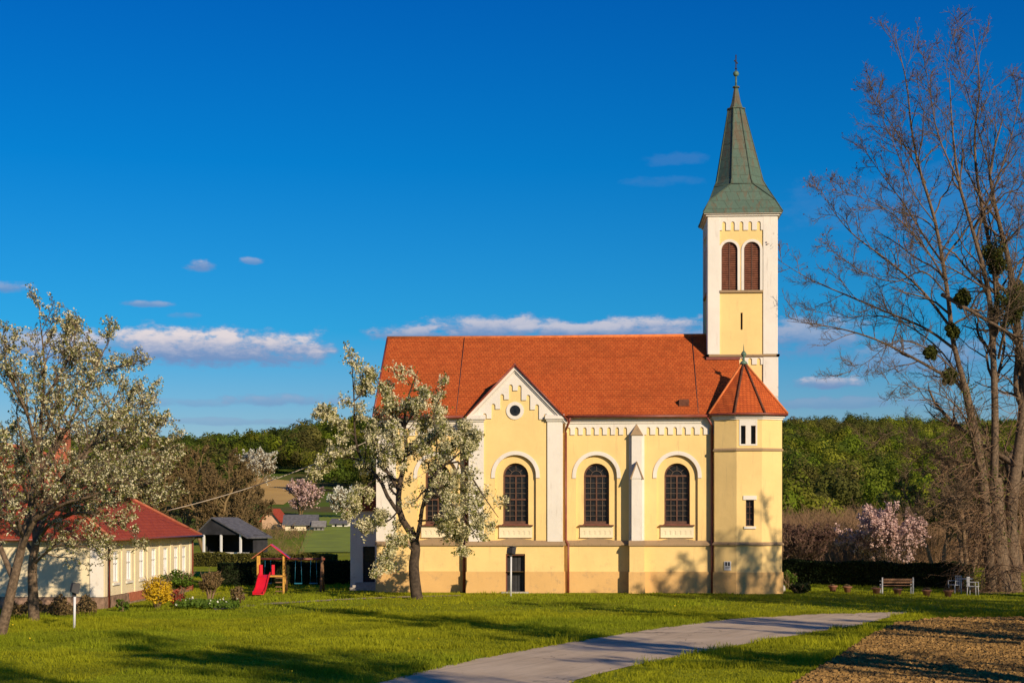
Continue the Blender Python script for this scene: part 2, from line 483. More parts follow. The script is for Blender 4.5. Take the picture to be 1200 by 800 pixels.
class MB:
    """collects boxes, prisms, tubes and wall panels in world coordinates; build() links them as ONE mesh"""
    def __init__(self, T=None):
        self.v = []; self.f = []; self.T = T; self.sm = []
    def add(self, vs, fs, smooth=False):
        k = len(self.v)
        if self.T: vs = [self.T(*p) for p in vs]
        self.v += [tuple(p) for p in vs]
        self.f += [tuple(i + k for i in f) for f in fs]
        self.sm += [smooth] * len(fs)
        return self
    def box(self, x0, x1, y0, y1, z0, z1):
        if x0 > x1: x0, x1 = x1, x0
        if y0 > y1: y0, y1 = y1, y0
        return self.add([(x0, y0, z0), (x1, y0, z0), (x1, y1, z0), (x0, y1, z0), (x0, y0, z1), (x1, y0, z1), (x1, y1, z1), (x0, y1, z1)],
                        [(0, 3, 2, 1), (4, 5, 6, 7), (0, 1, 5, 4), (1, 2, 6, 5), (2, 3, 7, 6), (3, 0, 4, 7)])
    def hexa(self, lo, hi):           # eight corners: four low, four high
        return self.add(list(lo) + list(hi), [(0, 3, 2, 1), (4, 5, 6, 7), (0, 1, 5, 4), (1, 2, 6, 5), (2, 3, 7, 6), (3, 0, 4, 7)])
    def prism(self, poly, y0, y1):    # poly of (x, z), counter-clockwise seen from -y
        n = len(poly)
        vs = [(x, y0, z) for x, z in poly] + [(x, y1, z) for x, z in poly]
        fs = [tuple(range(n)), tuple(range(2 * n - 1, n - 1, -1))]
        fs += [(i, i + n, (i + 1) % n + n, (i + 1) % n) for i in range(n)]
        return self.add(vs, fs)
    def lathe(self, cx, cy, prof, n=16, rot=0.0, smooth=True):
        vs = []; fs = []
        for (r, z) in prof:
            for i in range(n):
                a = rot + 2 * pi * i / n
                vs.append((cx + r * cos(a), cy + r * sin(a), z))
        for j in range(len(prof) - 1):
            for i in range(n):
                fs.append((j * n + i, j * n + (i + 1) % n, (j + 1) * n + (i + 1) % n, (j + 1) * n + i))
        fs.append(tuple(range(n - 1, -1, -1)))
        fs.append(tuple((len(prof) - 1) * n + i for i in range(n)))
        return self.add(vs, fs, smooth)
    def tube(self, pts, r, n=8, r2=None):
        P = [Vector(p) for p in pts]
        vs = []; fs = []
        for i, p in enumerate(P):
            t = (P[min(i + 1, len(P) - 1)] - P[max(i - 1, 0)]).normalized()
            a = t.orthogonal() if abs(t.z) > .99 else t.cross(Vector((0, 0, 1)))
            a.normalize(); b = t.cross(a)
            rr = r if r2 is None else r + (r2 - r) * i / (len(P) - 1)
            for k in range(n):
                q = 2 * pi * k / n
                vs.append(tuple(p + a * (rr * cos(q)) + b * (rr * sin(q))))
        for i in range(len(P) - 1):
            for k in range(n):
                fs.append((i * n + k, i * n + (k + 1) % n, (i + 1) * n + (k + 1) % n, (i + 1) * n + k))
        fs.append(tuple(range(n - 1, -1, -1))); fs.append(tuple((len(P) - 1) * n + k for k in range(n)))
        return self.add(vs, fs, True)
    def panel(self, x0, x1, z0, z1, y, ops=(), depth=.1, brk=(), back=None):
        """front skin on plane y with arched or square openings and their reveals; z1 a number or a function of x"""
        zt = z1 if callable(z1) else (lambda x: z1)
        vs = []; fs = []
        def q(*pts):
            k = len(vs)
            vs.extend(pts); fs.append(tuple(range(k, k + len(pts))))
        def col(a, b, lo):
            cuts = [a] + sorted(c for c in brk if a + 1e-6 < c < b - 1e-6) + [b]
            for p, r in zip(cuts, cuts[1:]):
                q((p, y, lo), (r, y, lo), (r, y, zt(r)), (p, y, zt(p)))
        cur = x0
        for o in sorted(ops, key=lambda o: o['cx']):
            cx, hw, zb, zs = o['cx'], o['hw'], o['zb'], o['zs']
            col(cur, cx - hw, z0)
            if zb > z0 + 1e-4:
                q((cx - hw, y, z0), (cx + hw, y, z0), (cx + hw, y, zb), (cx - hw, y, zb))
                q((cx - hw, y, zb), (cx + hw, y, zb), (cx + hw, y + depth, zb), (cx - hw, y + depth, zb))
            n = o.get('n', 14)
            if o.get('flat'):
                arc = [(cx - hw, zs), (cx + hw, zs)]
            else:
                arc = [(cx - hw * cos(pi * i / n), zs + hw * sin(pi * i / n)) for i in range(n + 1)]
            for (a, za), (b, zb2) in zip(arc, arc[1:]):
                q((a, y, za), (b, y, zb2), (b, y, zt(b)), (a, y, zt(a)))
                q((a, y, za), (a, y + depth, za), (b, y + depth, zb2), (b, y, zb2))
            q((cx - hw, y, zb), (cx - hw, y + depth, zb), (cx - hw, y + depth, zs), (cx - hw, y, zs))
            q((cx + hw, y + depth, zb), (cx + hw, y, zb), (cx + hw, y, zs), (cx + hw, y + depth, zs))
            cur = cx + hw
        col(cur, x1, z0)
        # outer edges so that a proud panel has its thickness
        q((x0, y + depth, z0), (x0, y, z0), (x0, y, zt(x0)), (x0, y + depth, zt(x0)))
        q((x1, y, z0), (x1, y + depth, z0), (x1, y + depth, zt(x1)), (x1, y, zt(x1)))
        cur = x0
        for o in sorted(ops, key=lambda o: o['cx']):     # underside between openings that reach the bottom edge
            if o['zb'] <= z0 + 1e-4:
                q((cur, y + depth, z0), (o['cx'] - o['hw'], y + depth, z0), (o['cx'] - o['hw'], y, z0), (cur, y, z0))
                cur = o['cx'] + o['hw']
        q((cur, y + depth, z0), (x1, y + depth, z0), (x1, y, z0), (cur, y, z0))
        return self.add(vs, fs)
    def ring(self, cx, zs, r0, r1, y0, y1, leg=0.0, full=False, n=20):
        """arched band (hood) of inner radius r0 and outer r1 with straight legs"""
        if full:
            arc = [(cos(2 * pi * i / n), sin(2 * pi * i / n)) for i in range(n + 1)]
        else:
            arc = [(-cos(pi * i / n), sin(pi * i / n)) for i in range(n + 1)]
        A = [(cx + c * r0, zs + s * r0) for c, s in arc]; B = [(cx + c * r1, zs + s * r1) for c, s in arc]
        if leg:
            A = [(cx - r0, zs - leg)] + A + [(cx + r0, zs - leg)]; B = [(cx - r1, zs - leg)] + B + [(cx + r1, zs - leg)]
        vs = []; fs = []
        for (a, b) in zip(A, B):
            vs += [(a[0], y0, a[1]), (b[0], y0, b[1]), (a[0], y1, a[1]), (b[0], y1, b[1])]
        m = len(A)
        for i in range(m - 1):
            k = 4 * i; l = k + 4
            fs += [(k, l, l + 1, k + 1), (k + 2, k + 3, l + 3, l + 2), (k + 1, l + 1, l + 3, k + 3), (k, k + 2, l + 2, l)]
        if not full:
            fs += [(0, 1, 3, 2), (4 * m - 4, 4 * m - 2, 4 * m - 1, 4 * m - 3)]
        return self.add(vs, fs)
    def build(self, name, mat, parent=None, org=None, bevel=0.0):
        if parent is not None: o0 = ORG[parent.name]
        else: o0 = org or (0, 0, 0)
        me = bpy.data.meshes.new(name)
        me.from_pydata([(x - o0[0], y - o0[1], z - o0[2]) for x, y, z in self.v], [], self.f)
        me.polygons.foreach_set('use_smooth', self.sm)
        me.materials.append(MAT[mat])
        me.update()
        o = link(name, me, parent, org)
        if bevel:
            b = o.modifiers.new('bevel', 'BEVEL'); b.width = bevel; b.segments = 1; b.limit_method = 'ANGLE'
        return o

class NB:
    """numpy quads"""
    def __init__(self): self.V = []; self.F = []; self.C = []; self.n = 0
    def add(self, v, f, c=None):
        self.V.append(v.reshape(-1, 3).astype(np.float32)); self.F.append((f + self.n).reshape(-1, 4).astype(np.int32))
        if c is not None: self.C.append(c.reshape(-1, 3))
        self.n += len(self.V[-1])
        return self
    def build(self, name, mat, parent=None, org=None, smooth=False, tint=None):
        V = np.concatenate(self.V); F = np.concatenate(self.F)
        o0 = ORG[parent.name] if parent is not None else (org or (0, 0, 0))
        V = V - np.array(o0, dtype=np.float32)
        me = bpy.data.meshes.new(name)
        me.vertices.add(len(V)); me.vertices.foreach_set('co', V.ravel())
        me.loops.add(F.size); me.loops.foreach_set('vertex_index', F.ravel())
        me.polygons.add(len(F))
        me.polygons.foreach_set('loop_start', np.arange(0, F.size, 4, dtype=np.int32))
        me.polygons.foreach_set('use_smooth', np.full(len(F), smooth))
        if self.C:
            C = np.concatenate(self.C)
            at = me.color_attributes.new('tint', 'FLOAT_COLOR', 'POINT')
            at.data.foreach_set('color', np.concatenate([C, np.ones((len(C), 1))], 1).astype(np.float32).ravel())
        me.materials.append(MAT[mat])
        me.update(calc_edges=True)
        return link(name, me, parent, org)

def nrm(a): return a / (np.linalg.norm(a, axis=-1, keepdims=True) + 1e-9)
def tubes(P, R, n):
    """P (N,K,3), R (N,K)"""
    N, K, _ = P.shape
    T = np.empty_like(P); T[:, 1:-1] = P[:, 2:] - P[:, :-2]; T[:, 0] = P[:, 1] - P[:, 0]; T[:, -1] = P[:, -1] - P[:, -2]
    T = nrm(T)
    ref = np.where(np.abs(T[:, :1, 2:3]) > .8, np.array([1., 0, 0]), np.array([0, 0, 1.]))
    A = nrm(np.cross(T, np.broadcast_to(ref, T.shape))); B = np.cross(T, A)
    q = 2 * np.pi * np.arange(n) / n
    V = P[:, :, None] + R[:, :, None, None] * (A[:, :, None] * np.cos(q)[None, None, :, None] + B[:, :, None] * np.sin(q)[None, None, :, None])
    idx = np.arange(N * K * n).reshape(N, K, n)
    nx = np.roll(idx, -1, axis=2)
    F = np.stack([idx[:, :-1], nx[:, :-1], nx[:, 1:], idx[:, 1:]], -1)
    return V, F
def resample(pts, K):
    p = np.array(pts, float)
    # smooth (Catmull-Rom)
    if len(p) > 2:
        q = np.vstack([2 * p[0] - p[1], p, 2 * p[-1] - p[-2]]); out = []
        for i in range(1, len(q) - 2):
            t = np.linspace(0, 1, 8, endpoint=False)[:, None]
            a, b, c, d = q[i - 1], q[i], q[i + 1], q[i + 2]
            out.append(.5 * ((2 * b) + (-a + c) * t + (2 * a - 5 * b + 4 * c - d) * t ** 2 + (-a + 3 * b - 3 * c + d) * t ** 3))
        out.append(p[-1:]); p = np.vstack(out)
    s = np.r_[0, np.cumsum(np.linalg.norm(np.diff(p, axis=0), axis=1))]
    u = np.linspace(0, s[-1], K)
    return np.stack([np.interp(u, s, p[:, i]) for i in range(p.shape[1])], 1)
def grow(rng, P, R, m, lr, ang, K=6, t0=.2, t1=1.0, up=.15, wob=.25, rr=.6, minlen=.1, taper=.25, absl=None):
    """m children on every parent polyline"""
    N, Kp, _ = P.shape
    t = t0 + (t1 - t0) * (np.arange(m)[None] + rng.random((N, m))) / m
    x = t * (Kp - 1); i = np.clip(x.astype(int), 0, Kp - 2); f = (x - i)[..., None]
    n = np.arange(N)[:, None]
    base = P[n, i] * (1 - f) + P[n, i + 1] * f
    r0 = R[n, i] * (1 - f[..., 0]) + R[n, i + 1] * f[..., 0]
    T = nrm(P[n, i + 1] - P[n, i])
    Lp = np.linalg.norm(np.diff(P, axis=1), axis=2).sum(1)[:, None]
    A = nrm(np.cross(T, nrm(rng.normal(size=T.shape)))); 
    th = np.radians(ang) * (.7 + .6 * rng.random((N, m)))[..., None]
    D = nrm(T * np.cos(th) + A * np.sin(th) + np.array([0, 0, up]))
    if absl is None: L = np.maximum(Lp * lr * (1.15 - .75 * t) * (.6 + .8 * rng.random((N, m))), minlen)
    else: L = absl * (1.1 - .5 * t) * (.5 + rng.random((N, m)))
    pts = [base]; d = D
    for k in range(K - 1):
        d = nrm(d + rng.normal(size=d.shape) * wob + np.array([0, 0, up * .35]))
        pts.append(pts[-1] + d * (L / (K - 1))[..., None])
    Q = np.stack(pts, 2).reshape(N * m, K, 3)
    rs = np.minimum(r0 * rr * (.7 + .5 * rng.random((N, m))), r0 * .85).reshape(-1, 1)
    RR = rs * np.linspace(1, taper, K)[None]
    return Q, RR
def leafquads(rng, C, size, nrmdir=None, flat=0.0, asp=.7):
    """quads centred at C"""
    M = len(C)
    N = nrm(rng.normal(size=(M, 3)))
    if nrmdir is not None: N = nrm(N * (1 - flat) + nrmdir * flat)
    A = nrm(np.cross(N, nrm(rng.normal(size=(M, 3))))); B = np.cross(N, A)
    s = (size * (.6 + .8 * rng.random(M)))[:, None] * .5
    V = np.stack([C - A * s - B * s * asp, C + A * s - B * s * asp * .8, C + A * s * .8 + B * s * asp, C - A * s * .9 + B * s * asp], 1)
    return V, np.arange(M * 4).reshape(M, 4)
def ptson(rng, P, m, jit=.05, t0=.3):
    N, K, _ = P.shape
    t = (t0 + (1 - t0) * rng.random((N, m))) * (K - 1); i = np.clip(t.astype(int), 0, K - 2); f = (t - i)[..., None]
    n = np.arange(N)[:, None]
    return (P[n, i] * (1 - f) + P[n, i + 1] * f).reshape(-1, 3) + rng.normal(size=(N * m, 3)) * jit

# ------------------------------------------------------------------ terrain
def smooth(a, b, t):
    t = np.clip((t - a) / (b - a), 0, 1); return t * t * (3 - 2 * t)
def hgt(X, Y):
    X = np.asarray(X, float); Y = np.asarray(Y, float)
    xc = X * CT + Y * ST; d = -X * ST + Y * CT
    L = np.interp(d, [-300, 170, 210, 260, 350, 480, 700, 850, 2600], [0, 0, 1.0, 2.9, 7.4, 16, 33, 38, 10])
    Rr = np.interp(d, [-300, 260, 330, 400, 550, 750, 900, 2600], [0, 0, 2, 8, 23, 43.5, 46, 10])
    L = L * (1 + .28 * smooth(-.20, -.08, xc / np.maximum(d, 50)) * smooth(480, 700, d))
    w = smooth(-.06, .1, xc / np.maximum(d, 50))
    z = L * (1 - w) + Rr * w
    z = z + 1.2 * np.sin(X * .013 + 1) * np.sin(Y * .011) * smooth(230, 500, d)
    bank = (1 - smooth(2, 16, d)) * 2.0 * (d > -400)
    return z + bank
def axis(marks):
    out = []
    for (a, b, s) in marks: out += list(np.arange(a, b, s))
    return np.array(sorted(set(np.round(out, 3))))
gx = axis([(-1600, -200, 70), (-200, -60, 5), (-60, 60, 3), (60, 200, 10), (200, 1601, 70)])
gy = axis([(-300, -20, 28), (-20, 130, 3), (130, 560, 4), (560, 900, 14), (900, 2500, 100)])
GX, GY = np.meshgrid(gx, gy)
V = np.stack([GX, GY, hgt(GX, GY)], -1)
nyy, nxx = GX.shape
idx = np.arange(nyy * nxx).reshape(nyy, nxx)
nb = NB(); nb.add(V, np.stack([idx[:-1, :-1], idx[:-1, 1:], idx[1:, 1:], idx[1:, :-1]], -1))
tag(nb.build('ground', 'ground', smooth=True), kind='structure')

def ribbon(name, left, right, mat, z=.012, K=60, kind='structure', sub=6, drape=False):
    L = resample(left, K); R = resample(right, K)
    rg = np.random.default_rng(len(left)); L = L + rg.normal(size=L.shape) * .05; R = R + rg.normal(size=R.shape) * .05
    t = np.linspace(0, 1, sub)[None, :, None]
    G = L[:, None] * (1 - t) + R[:, None] * t
    Z = (hgt(G[..., 0], G[..., 1]) if drape else 0) + z + np.zeros(G.shape[:2])
    V = np.concatenate([G, Z[..., None]], -1)
    idx = np.arange(K * sub).reshape(K, sub)
    nb = NB(); nb.add(V, np.stack([idx[:-1, :-1], idx[:-1, 1:], idx[1:, 1:], idx[1:, :-1]], -1))
    return tag(nb.build(name, mat, smooth=True), kind=kind)
road_l = [GP(330, 850), GP(445, 800), GP(560, 772), GP(665, 753), GP(770, 736), GP(860, 725), GP(950, 719.5), GP(1043, 717), GP(1062, 716.3)]
road_r = [GP(560, 850), GP(668, 800), GP(760, 776), GP(860, 757), GP(940, 743), GP(1000, 733), GP(1035, 725), GP(1062, 719)]
road_l = [CW(-8.5, 14)] + road_l
road_r = [CW(-4.5, 12)] + road_r
road_r[-1] = GP(1062, 717.6)
ribbon('road', road_l, road_r, 'road', K=90, sub=8)
# a worn foot path to the church door
ribbon('path', [GP(250, 712), GP(320, 706), GP(400, 701.5), GP(480, 698.4), GP(540, 697)], [GP(250, 715), GP(320, 708), GP(400, 703), GP(480, 699.6), GP(540, 698)], 'gravel', z=.02)
def inroad(x, y):
    xc = x * CT + y * ST; d = -x * ST + y * CT
    px = 600 + FPX * xc / d; py = HZ + FPX * CH / d
    yl = np.interp(px, [330, 445, 560, 665, 770, 860, 950, 1043, 1200], [850, 800, 772, 753, 736, 725, 719.5, 717, 714.5])
    yr = np.interp(px, [560, 668, 760, 860, 940, 1000, 1035, 1062, 1200], [850, 800, 776, 757, 743, 733, 725, 719, 716.8])
    wob = .7 * np.sin(x * 3.1 + y) * np.sin(y * 2.3) + .5 * np.sin(x * 7.7)
    return (py > yl + .5 + wob * .6) & (py < yr - .35 + wob) & (px < 1066)
def field_edge_py(px):
    return np.interp(px, [930, 975, 1020, 1050, 1100, 1200, 1300], [806, 778, 748, 733, 727, 726, 726])
def infield(x, y):
    xc = x * CT + y * ST; d = -x * ST + y * CT
    px = 600 + FPX * xc / d; py = HZ + FPX * CH / d
    return (py > field_edge_py(px)) & (px > 930)
# ploughed field: its own lumpy sheet
fl = [GP(935, 830), GP(945, 800), GP(975, 778), GP(1020, 748), GP(1050, 733), GP(1085, 728)]
KF, SF = 180, 260
rng = np.random.default_rng(5)
L = resample(fl, KF); R = resample([CW(60, 24), CW(62, 40), CW(64, 57)], KF)
t = np.linspace(0, 1, SF)[None, :, None] ** 1.6
G = L[:, None] * (1 - t) + R[:, None] * t
def vnoise(x, y, s, seed):
    r = np.random.default_rng(seed); T = r.random((64, 64))
    x = x * s; y = y * s; i = np.floor(x).astype(int); j = np.floor(y).astype(int); fx = x - i; fy = y - j
    fx = fx * fx * (3 - 2 * fx); fy = fy * fy * (3 - 2 * fy)
    g_ = lambda a, b: T[a % 64, b % 64]
    return (g_(i, j) * (1 - fx) + g_(i + 1, j) * fx) * (1 - fy) + (g_(i, j + 1) * (1 - fx) + g_(i + 1, j + 1) * fx) * fy
Z = .03 + .05 * vnoise(G[..., 0], G[..., 1], 2.1, 1) + .05 * vnoise(G[..., 0], G[..., 1], 5.3, 2) + .02 * np.sin((G[..., 0] * .3 + G[..., 1]) * 7)
Z[0] = .0; Z[:, 0] = .0
V = np.concatenate([G, Z[..., None]], -1); idx = np.arange(KF * SF).reshape(KF, SF)
nb = NB(); nb.add(V, np.stack([idx[:-1, :-1], idx[:-1, 1:], idx[1:, 1:], idx[1:, :-1]], -1))
tag(nb.build('ploughed_field', 'soil', smooth=False), kind='structure')
# clods
M = 260000
dd = 30 + 30 * rng.random(M) ** 1.3; pxs = 930 + 330 * rng.random(M)
xc = (pxs - 600) / FPX * dd; X = xc * CT - dd * ST; Y = xc * ST + dd * CT
k = infield(X, Y); X = X[k]; Y = Y[k]; M = len(X)
s = .010 + .045 * rng.random(M) ** 5
cube = np.array([[-1, -1, -.6], [1, -1, -.6], [1, 1, -.6], [-1, 1, -.6], [-.7, -.7, .8], [.7, -.7, .8], [.7, .7, .8], [-.7, .7, .8]])
Vc = cube[None] * s[:, None, None] * (1 + .45 * rng.normal(size=(M, 8, 3)))
Vc += np.stack([X, Y, .05 + .05 * rng.random(M) + s * .3], -1)[:, None]
Fc = np.array([[4, 5, 6, 7], [0, 1, 5, 4], [1, 2, 6, 5], [2, 3, 7, 6], [3, 0, 4, 7]])
nb = NB(); nb.add(Vc, Fc[None] + 8 * np.arange(M)[:, None, None])
tag(nb.build('clods', 'clod'), 'dry brown clods of earth lying on the ploughed field', 'soil', kind='stuff')
# far fields draped on the hill
def drape_poly(name, corners, mat, z, n=30):
    a, b, c, d_ = [np.array(q) for q in corners]
    u = np.linspace(0, 1, n)[None, :, None]; v = np.linspace(0, 1, n)[:, None, None]
    G = (a * (1 - u) + b * u) * (1 - v) + (d_ * (1 - u) + c * u) * v
    Z = hgt(G[..., 0], G[..., 1]) + z
    idx = np.arange(n * n).reshape(n, n)
    nb = NB(); nb.add(np.concatenate([G, Z[..., None]], -1), np.stack([idx[:-1, :-1], idx[:-1, 1:], idx[1:, 1:], idx[1:, :-1]], -1))
    return tag(nb.build(name, mat, smooth=True), kind='structure')
def Q(px, d): return CW((px - 600) / FPX * d, d)
drape_poly('field', [Q(262, 360), Q(332, 352), Q(372, 470), Q(300, 500)], 'tan_field', .12)
drape_poly('meadow', [Q(350, 175), Q(520, 175), Q(470, 300), Q(365, 300)], 'meadow', .1)

# ------------------------------------------------------------------ the church
YN = 80.0                                          # nave front
XL = XP(442, YN)                                   # west corner
YG = YN - .6                                       # gabled bay
gxl, gxr = XP(548.5, YG), XP(659, YG)
YT = 83.3                                          # tower front
TX0, TX1 = XP(828.6, YT), XP(912.0, YT)
TC = ((TX0 + TX1) / 2, YT + (TX1 - TX0) / 2)
church = thing('church', 'yellow and white village church with orange tiled roof and green copper spire', 'church', (0, YN + 5, 0))
ZE, ZR, YR = 9.16, 13.9, 85.0                      # eave, ridge
YE = YN - .42
slope = (ZR - ZE) / (YR - YE)
zs_, zsill = 6.06, 3.55
def cx_(px, Y=YN + .15): return XP(px, Y)
wins_n = [cx_(513), cx_(699), cx_(793.5)]
wing = XP(604.3, YG + .15)
XN1 = XP(838, YN)                                  # nave meets the turret
XRoofR = XP(866, YT)                               # roof runs on in front of the tower

# nave walls
HW = 1.06
ops = [dict(cx=c, hw=HW, zb=2.66, zs=zs_ + .02) for c in wins_n]
mb = MB(); mb.panel(XL, gxl + .05, 2.5, 8.9, YN, [ops[0]], .16)
mb.panel(gxr - .05, XN1 + .3, 2.5, 8.9, YN, ops[1:], .16)
for c in wins_n:                                   # set-back field that holds the window
    mb.panel(c - HW - .1, c + HW + .1, 2.6, 7.3, YN + .16, [dict(cx=c, hw=.66, zb=zsill, zs=zs_)], .3)
mb.box(XL, XL + .02, YN + .003, 90, -.3, 8.9)      # end walls, back wall and core
mb.box(XL, XRoofR, 89.98, 90, -.3, 8.9)
mb.box(XRoofR - .02, XRoofR, 82.4, 89.97, -.3, 8.9)
mb.add([(XL, YN, 8.9), (XL, 90, 8.9), (XL, YR, ZR - .12)], [(0, 2, 1)])
mb.build('nave_wall', 'yellow_render', church)
mb = MB()
mb.panel(XL - .0, gxl + .05, .0 + 1.1, 2.5, YN - .1, [], .12); mb.build('lower_wall', 'yellow_render', church)
mb = MB(); mb.panel(gxr - .05, XN1 + .3, 1.1, 2.5, YN - .1, [], .12)
mb.build('lower_wall', 'yellow_render', church)
mb = MB()
mb.box(XL - .06, gxl + .05, YN - .17, YN, -.3, 1.1); mb.build('plinth', 'ochre_plinth', church); mb = MB(); mb.box(gxr - .05, XN1 + .3, YN - .17, YN, -.3, 1.1)
mb.build('plinth', 'ochre_plinth', church)
# gabled bay
door_x = XP(604, YG - .1); DW = .5
gap = XP(603.4, YG); zgt = 11.62
ghalf = (gxr - gxl) / 2; zge = ZP(603, 489, YG)
gsl = (zgt - zge) / ghalf
def rake(x): return zgt - gsl * abs(x - gap)
mb = MB()
mb.panel(gxl, gxr, 2.5, lambda x: rake(x) - .1, YG, [dict(cx=wing, hw=HW, zb=2.66, zs=zs_ + .02)], .16, brk=(gap,))
mb.panel(wing - HW - .1, wing + HW + .1, 2.6, 7.3, YG + .16, [dict(cx=wing, hw=.66, zb=zsill, zs=zs_)], .3)
mb.box(gxl, gxl + .02, YG + .003, YN + 2.5, -.3, 8.9); mb.box(gxr - .02, gxr, YG + .003, YN + 2.5, -.3, 8.9)
mb.build('gable_wall', 'yellow_render', church)
mb = MB(); mb.panel(gxl - .06, gxr + .06, 1.1, 2.5, YG - .1, [dict(cx=door_x, hw=DW, zb=1.1, zs=2.02, flat=True)], .7)
mb.build('lower_wall', 'yellow_render', church)
mb = MB(); mb.panel(gxl - .1, gxr + .1, -.3, 1.1, YG - .17, [dict(cx=door_x, hw=DW, zb=-.3, zs=1.1, flat=True)], .77)
mb.build('plinth', 'ochre_plinth', church)
mb = MB(); mb.box(door_x - DW, door_x + DW, YG + .25, YG + .32, -.2, 2.02)
dr = mb.build('door', 'black_wood', church)
mb = MB()
for k in range(5): mb.box(door_x - DW + .04 + k * .19, door_x - DW + .2 + k * .19, YG + .225, YG + .25, -.1, 1.95)
mb.build('door_board', 'dark_metal', dr)
mb = MB(); mb.box(door_x - DW - .02, door_x + DW + .02, YG - .03, YG + .05, 1.94, 2.02); mb.box(door_x - DW, door_x - DW + .06, YG, YG + .06, -.2, 1.94); mb.box(door_x + DW - .06, door_x + DW, YG, YG + .06, -.2, 1.94)
mb.build('door_frame', 'brown_wood', dr)
MB().box(door_x - .7, door_x + .7, YG - .5, YG - .18, -.2, .08).build('step', 'concrete', church)

# string courses, sloped and weathered
def ledge(mb, x0, x1, y, out=.2, z=2.5):
    mb.prism_y = None
    vs = [(x0, y, z - .06), (x0, y - out, z - .06), (x0, y - out, z + .04), (x0, y, z + .22)]
    vs += [(x1, a, b) for (_, a, b) in vs]
    mb.add(vs, [(0, 1, 2, 3), (7, 6, 5, 4), (1, 5, 6, 2), (2, 6, 7, 3), (0, 4, 5, 1), (3, 7, 4, 0)])
for a_, b_, c_ in ((XL - .1, gxl - .12, YN), (gxr + .12, XN1 + .2, YN), (gxl - .12, gxr + .12, YG)):
    mb = MB(); ledge(mb, a_, b_, c_ + .01, .22); mb.build('string_course', 'weathered_ledge', church)
# worn weathering slopes under the windows
for k, (c, Y) in enumerate([(c, YN) for c in wins_n] + [(wing, YG)]):
    w = 1.15
    pts = [(c - w, 2.54), (c + w, 2.54), (c + .8, 2.74), (c + .3, 2.80), (c - .3, 2.83), (c - .8, 2.72)]
    mb = MB(); mb.prism(pts, Y - .13, Y + .14); mb.build('weathering_slope', 'weathered_ledge', church)

# friezes of little round arches
def frieze(x0, x1, n, Y, zlo, ztop, hw=.095, zarch=None):
    p = (x1 - x0) / n
    return [dict(cx=x0 + p * (i + .5), hw=hw, zb=zlo, zs=zarch or (zlo + (ztop - zlo) * .42), n=6) for i in range(n)]
zf0, zf1 = 8.19, 8.9
bx = XP(746, YN)
def do_frieze(x0, x1, Y, n):
    mb = MB(); mb.panel(x0, x1, zf0, zf1, Y - .07, frieze(x0, x1, n, Y, zf0, zf1), .07)
    return mb.build('frieze', 'white_render', church)
do_frieze(XL + .9, gxl - .1, YN, 8); do_frieze(gxr + .1, bx - .38, YN, 8); do_frieze(bx + .38, XN1, YN, 8)
for a_, b_ in ((XL, gxl - .1), (gxr + .1, XN1)):
    mb = MB(); mb.box(a_ - .06, b_ + .05, YN - .22, YN + .02, 8.9, 9.06); mb.box(a_ - .03, b_ + .02, YN - .13, YN + .02, 8.78, 8.901)
    mb.build('cornice', 'white_render', church)
# corner pilasters
MB().box(XL - .04, XL + 1.0, YN - .08, YN + .01, 2.66, 8.78).build('pilaster', 'white_render', church)
for a, b in ((549.5, 567), (641.5, 659.5)):
    MB().box(XP(a, YG), XP(b, YG), YG - .09, YG + .01, 2.66, zge - .12).build('pilaster', 'white_render', church)
    mb = MB(); x0, x1 = XP(a, YG), XP(b, YG); mb.box(x0 - .12, x1 + .1, YG - .26, YG + .02, zge - .10, zge + .06); mb.box(x0 - .06, x1 + .04, YG - .17, YG + .02, zge - .2, zge - .10)
    mb.add([(x0 - .1, YG - .24, zge + .06), (x1 + .08, YG - .24, zge + .06), (x1 + .08, YG, zge + .06), (x0 - .1, YG, zge + .06), (x0 - .1, YG, zge + .16), (x1 + .08, YG, zge + .16)], [(0, 1, 5, 4), (0, 4, 3), (1, 2, 5)])
    mb.build('capital', 'white_render', church)
# stepped gable frieze
pitch = .452
mb = MB()
vs = []; fs = []
def quadp(*p):
    k = len(vs); vs.extend(p); fs.append(tuple(range(k, k + len(p))))
yf = YG - .07
xlo, xhi = gxl - .1, gxr + .1
slots = [gap + (-3.5 + k) * pitch + .02 for k in range(8)]
ztops = []
for s_ in slots: ztops.append(rake(s_) - .62 - .05 * abs(s_ - gap))
cuts = []
sw = .1
edges = [xlo] + [e for s_ in slots for e in (s_ - sw, s_ + sw)] + [xhi]
for i in range(0, len(edges) - 1, 2):              # the white pieces between slots
    a, b = edges[i], edges[i + 1]
    k = i // 2
    near = min(((slots[k - 1], ztops[k - 1]) if k > 0 else None, (slots[k], ztops[k]) if k < 8 else None), key=lambda q_: -abs(q_[0] - gap) if q_ else 0)
    if k == 0 or k == 8: zl = zge - .02
    elif k == 4: zl = min(ztops) * 0 + ztops[3] - .32
    else:
        other = ztops[k - 1] if k < 4 else ztops[k]
        zl = other - .28
    cs = [a] + ([gap] if a < gap < b else []) + [b]
    for p, r in zip(cs, cs[1:]):
        quadp((p, yf, zl), (r, yf, zl), (r, yf, rake(r) - .02), (p, yf, rake(p) - .02))
    quadp((a, yf, zl), (a, yf + .07, zl), (b, yf + .07, zl), (b, yf, zl))
    quadp((a, yf + .07, zl), (a, yf, zl), (a, yf, rake(a)), (a, yf + .07, rake(a)))
    quadp((b, yf, zl), (b, yf + .07, zl), (b, yf + .07, rake(b)), (b, yf, rake(b)))
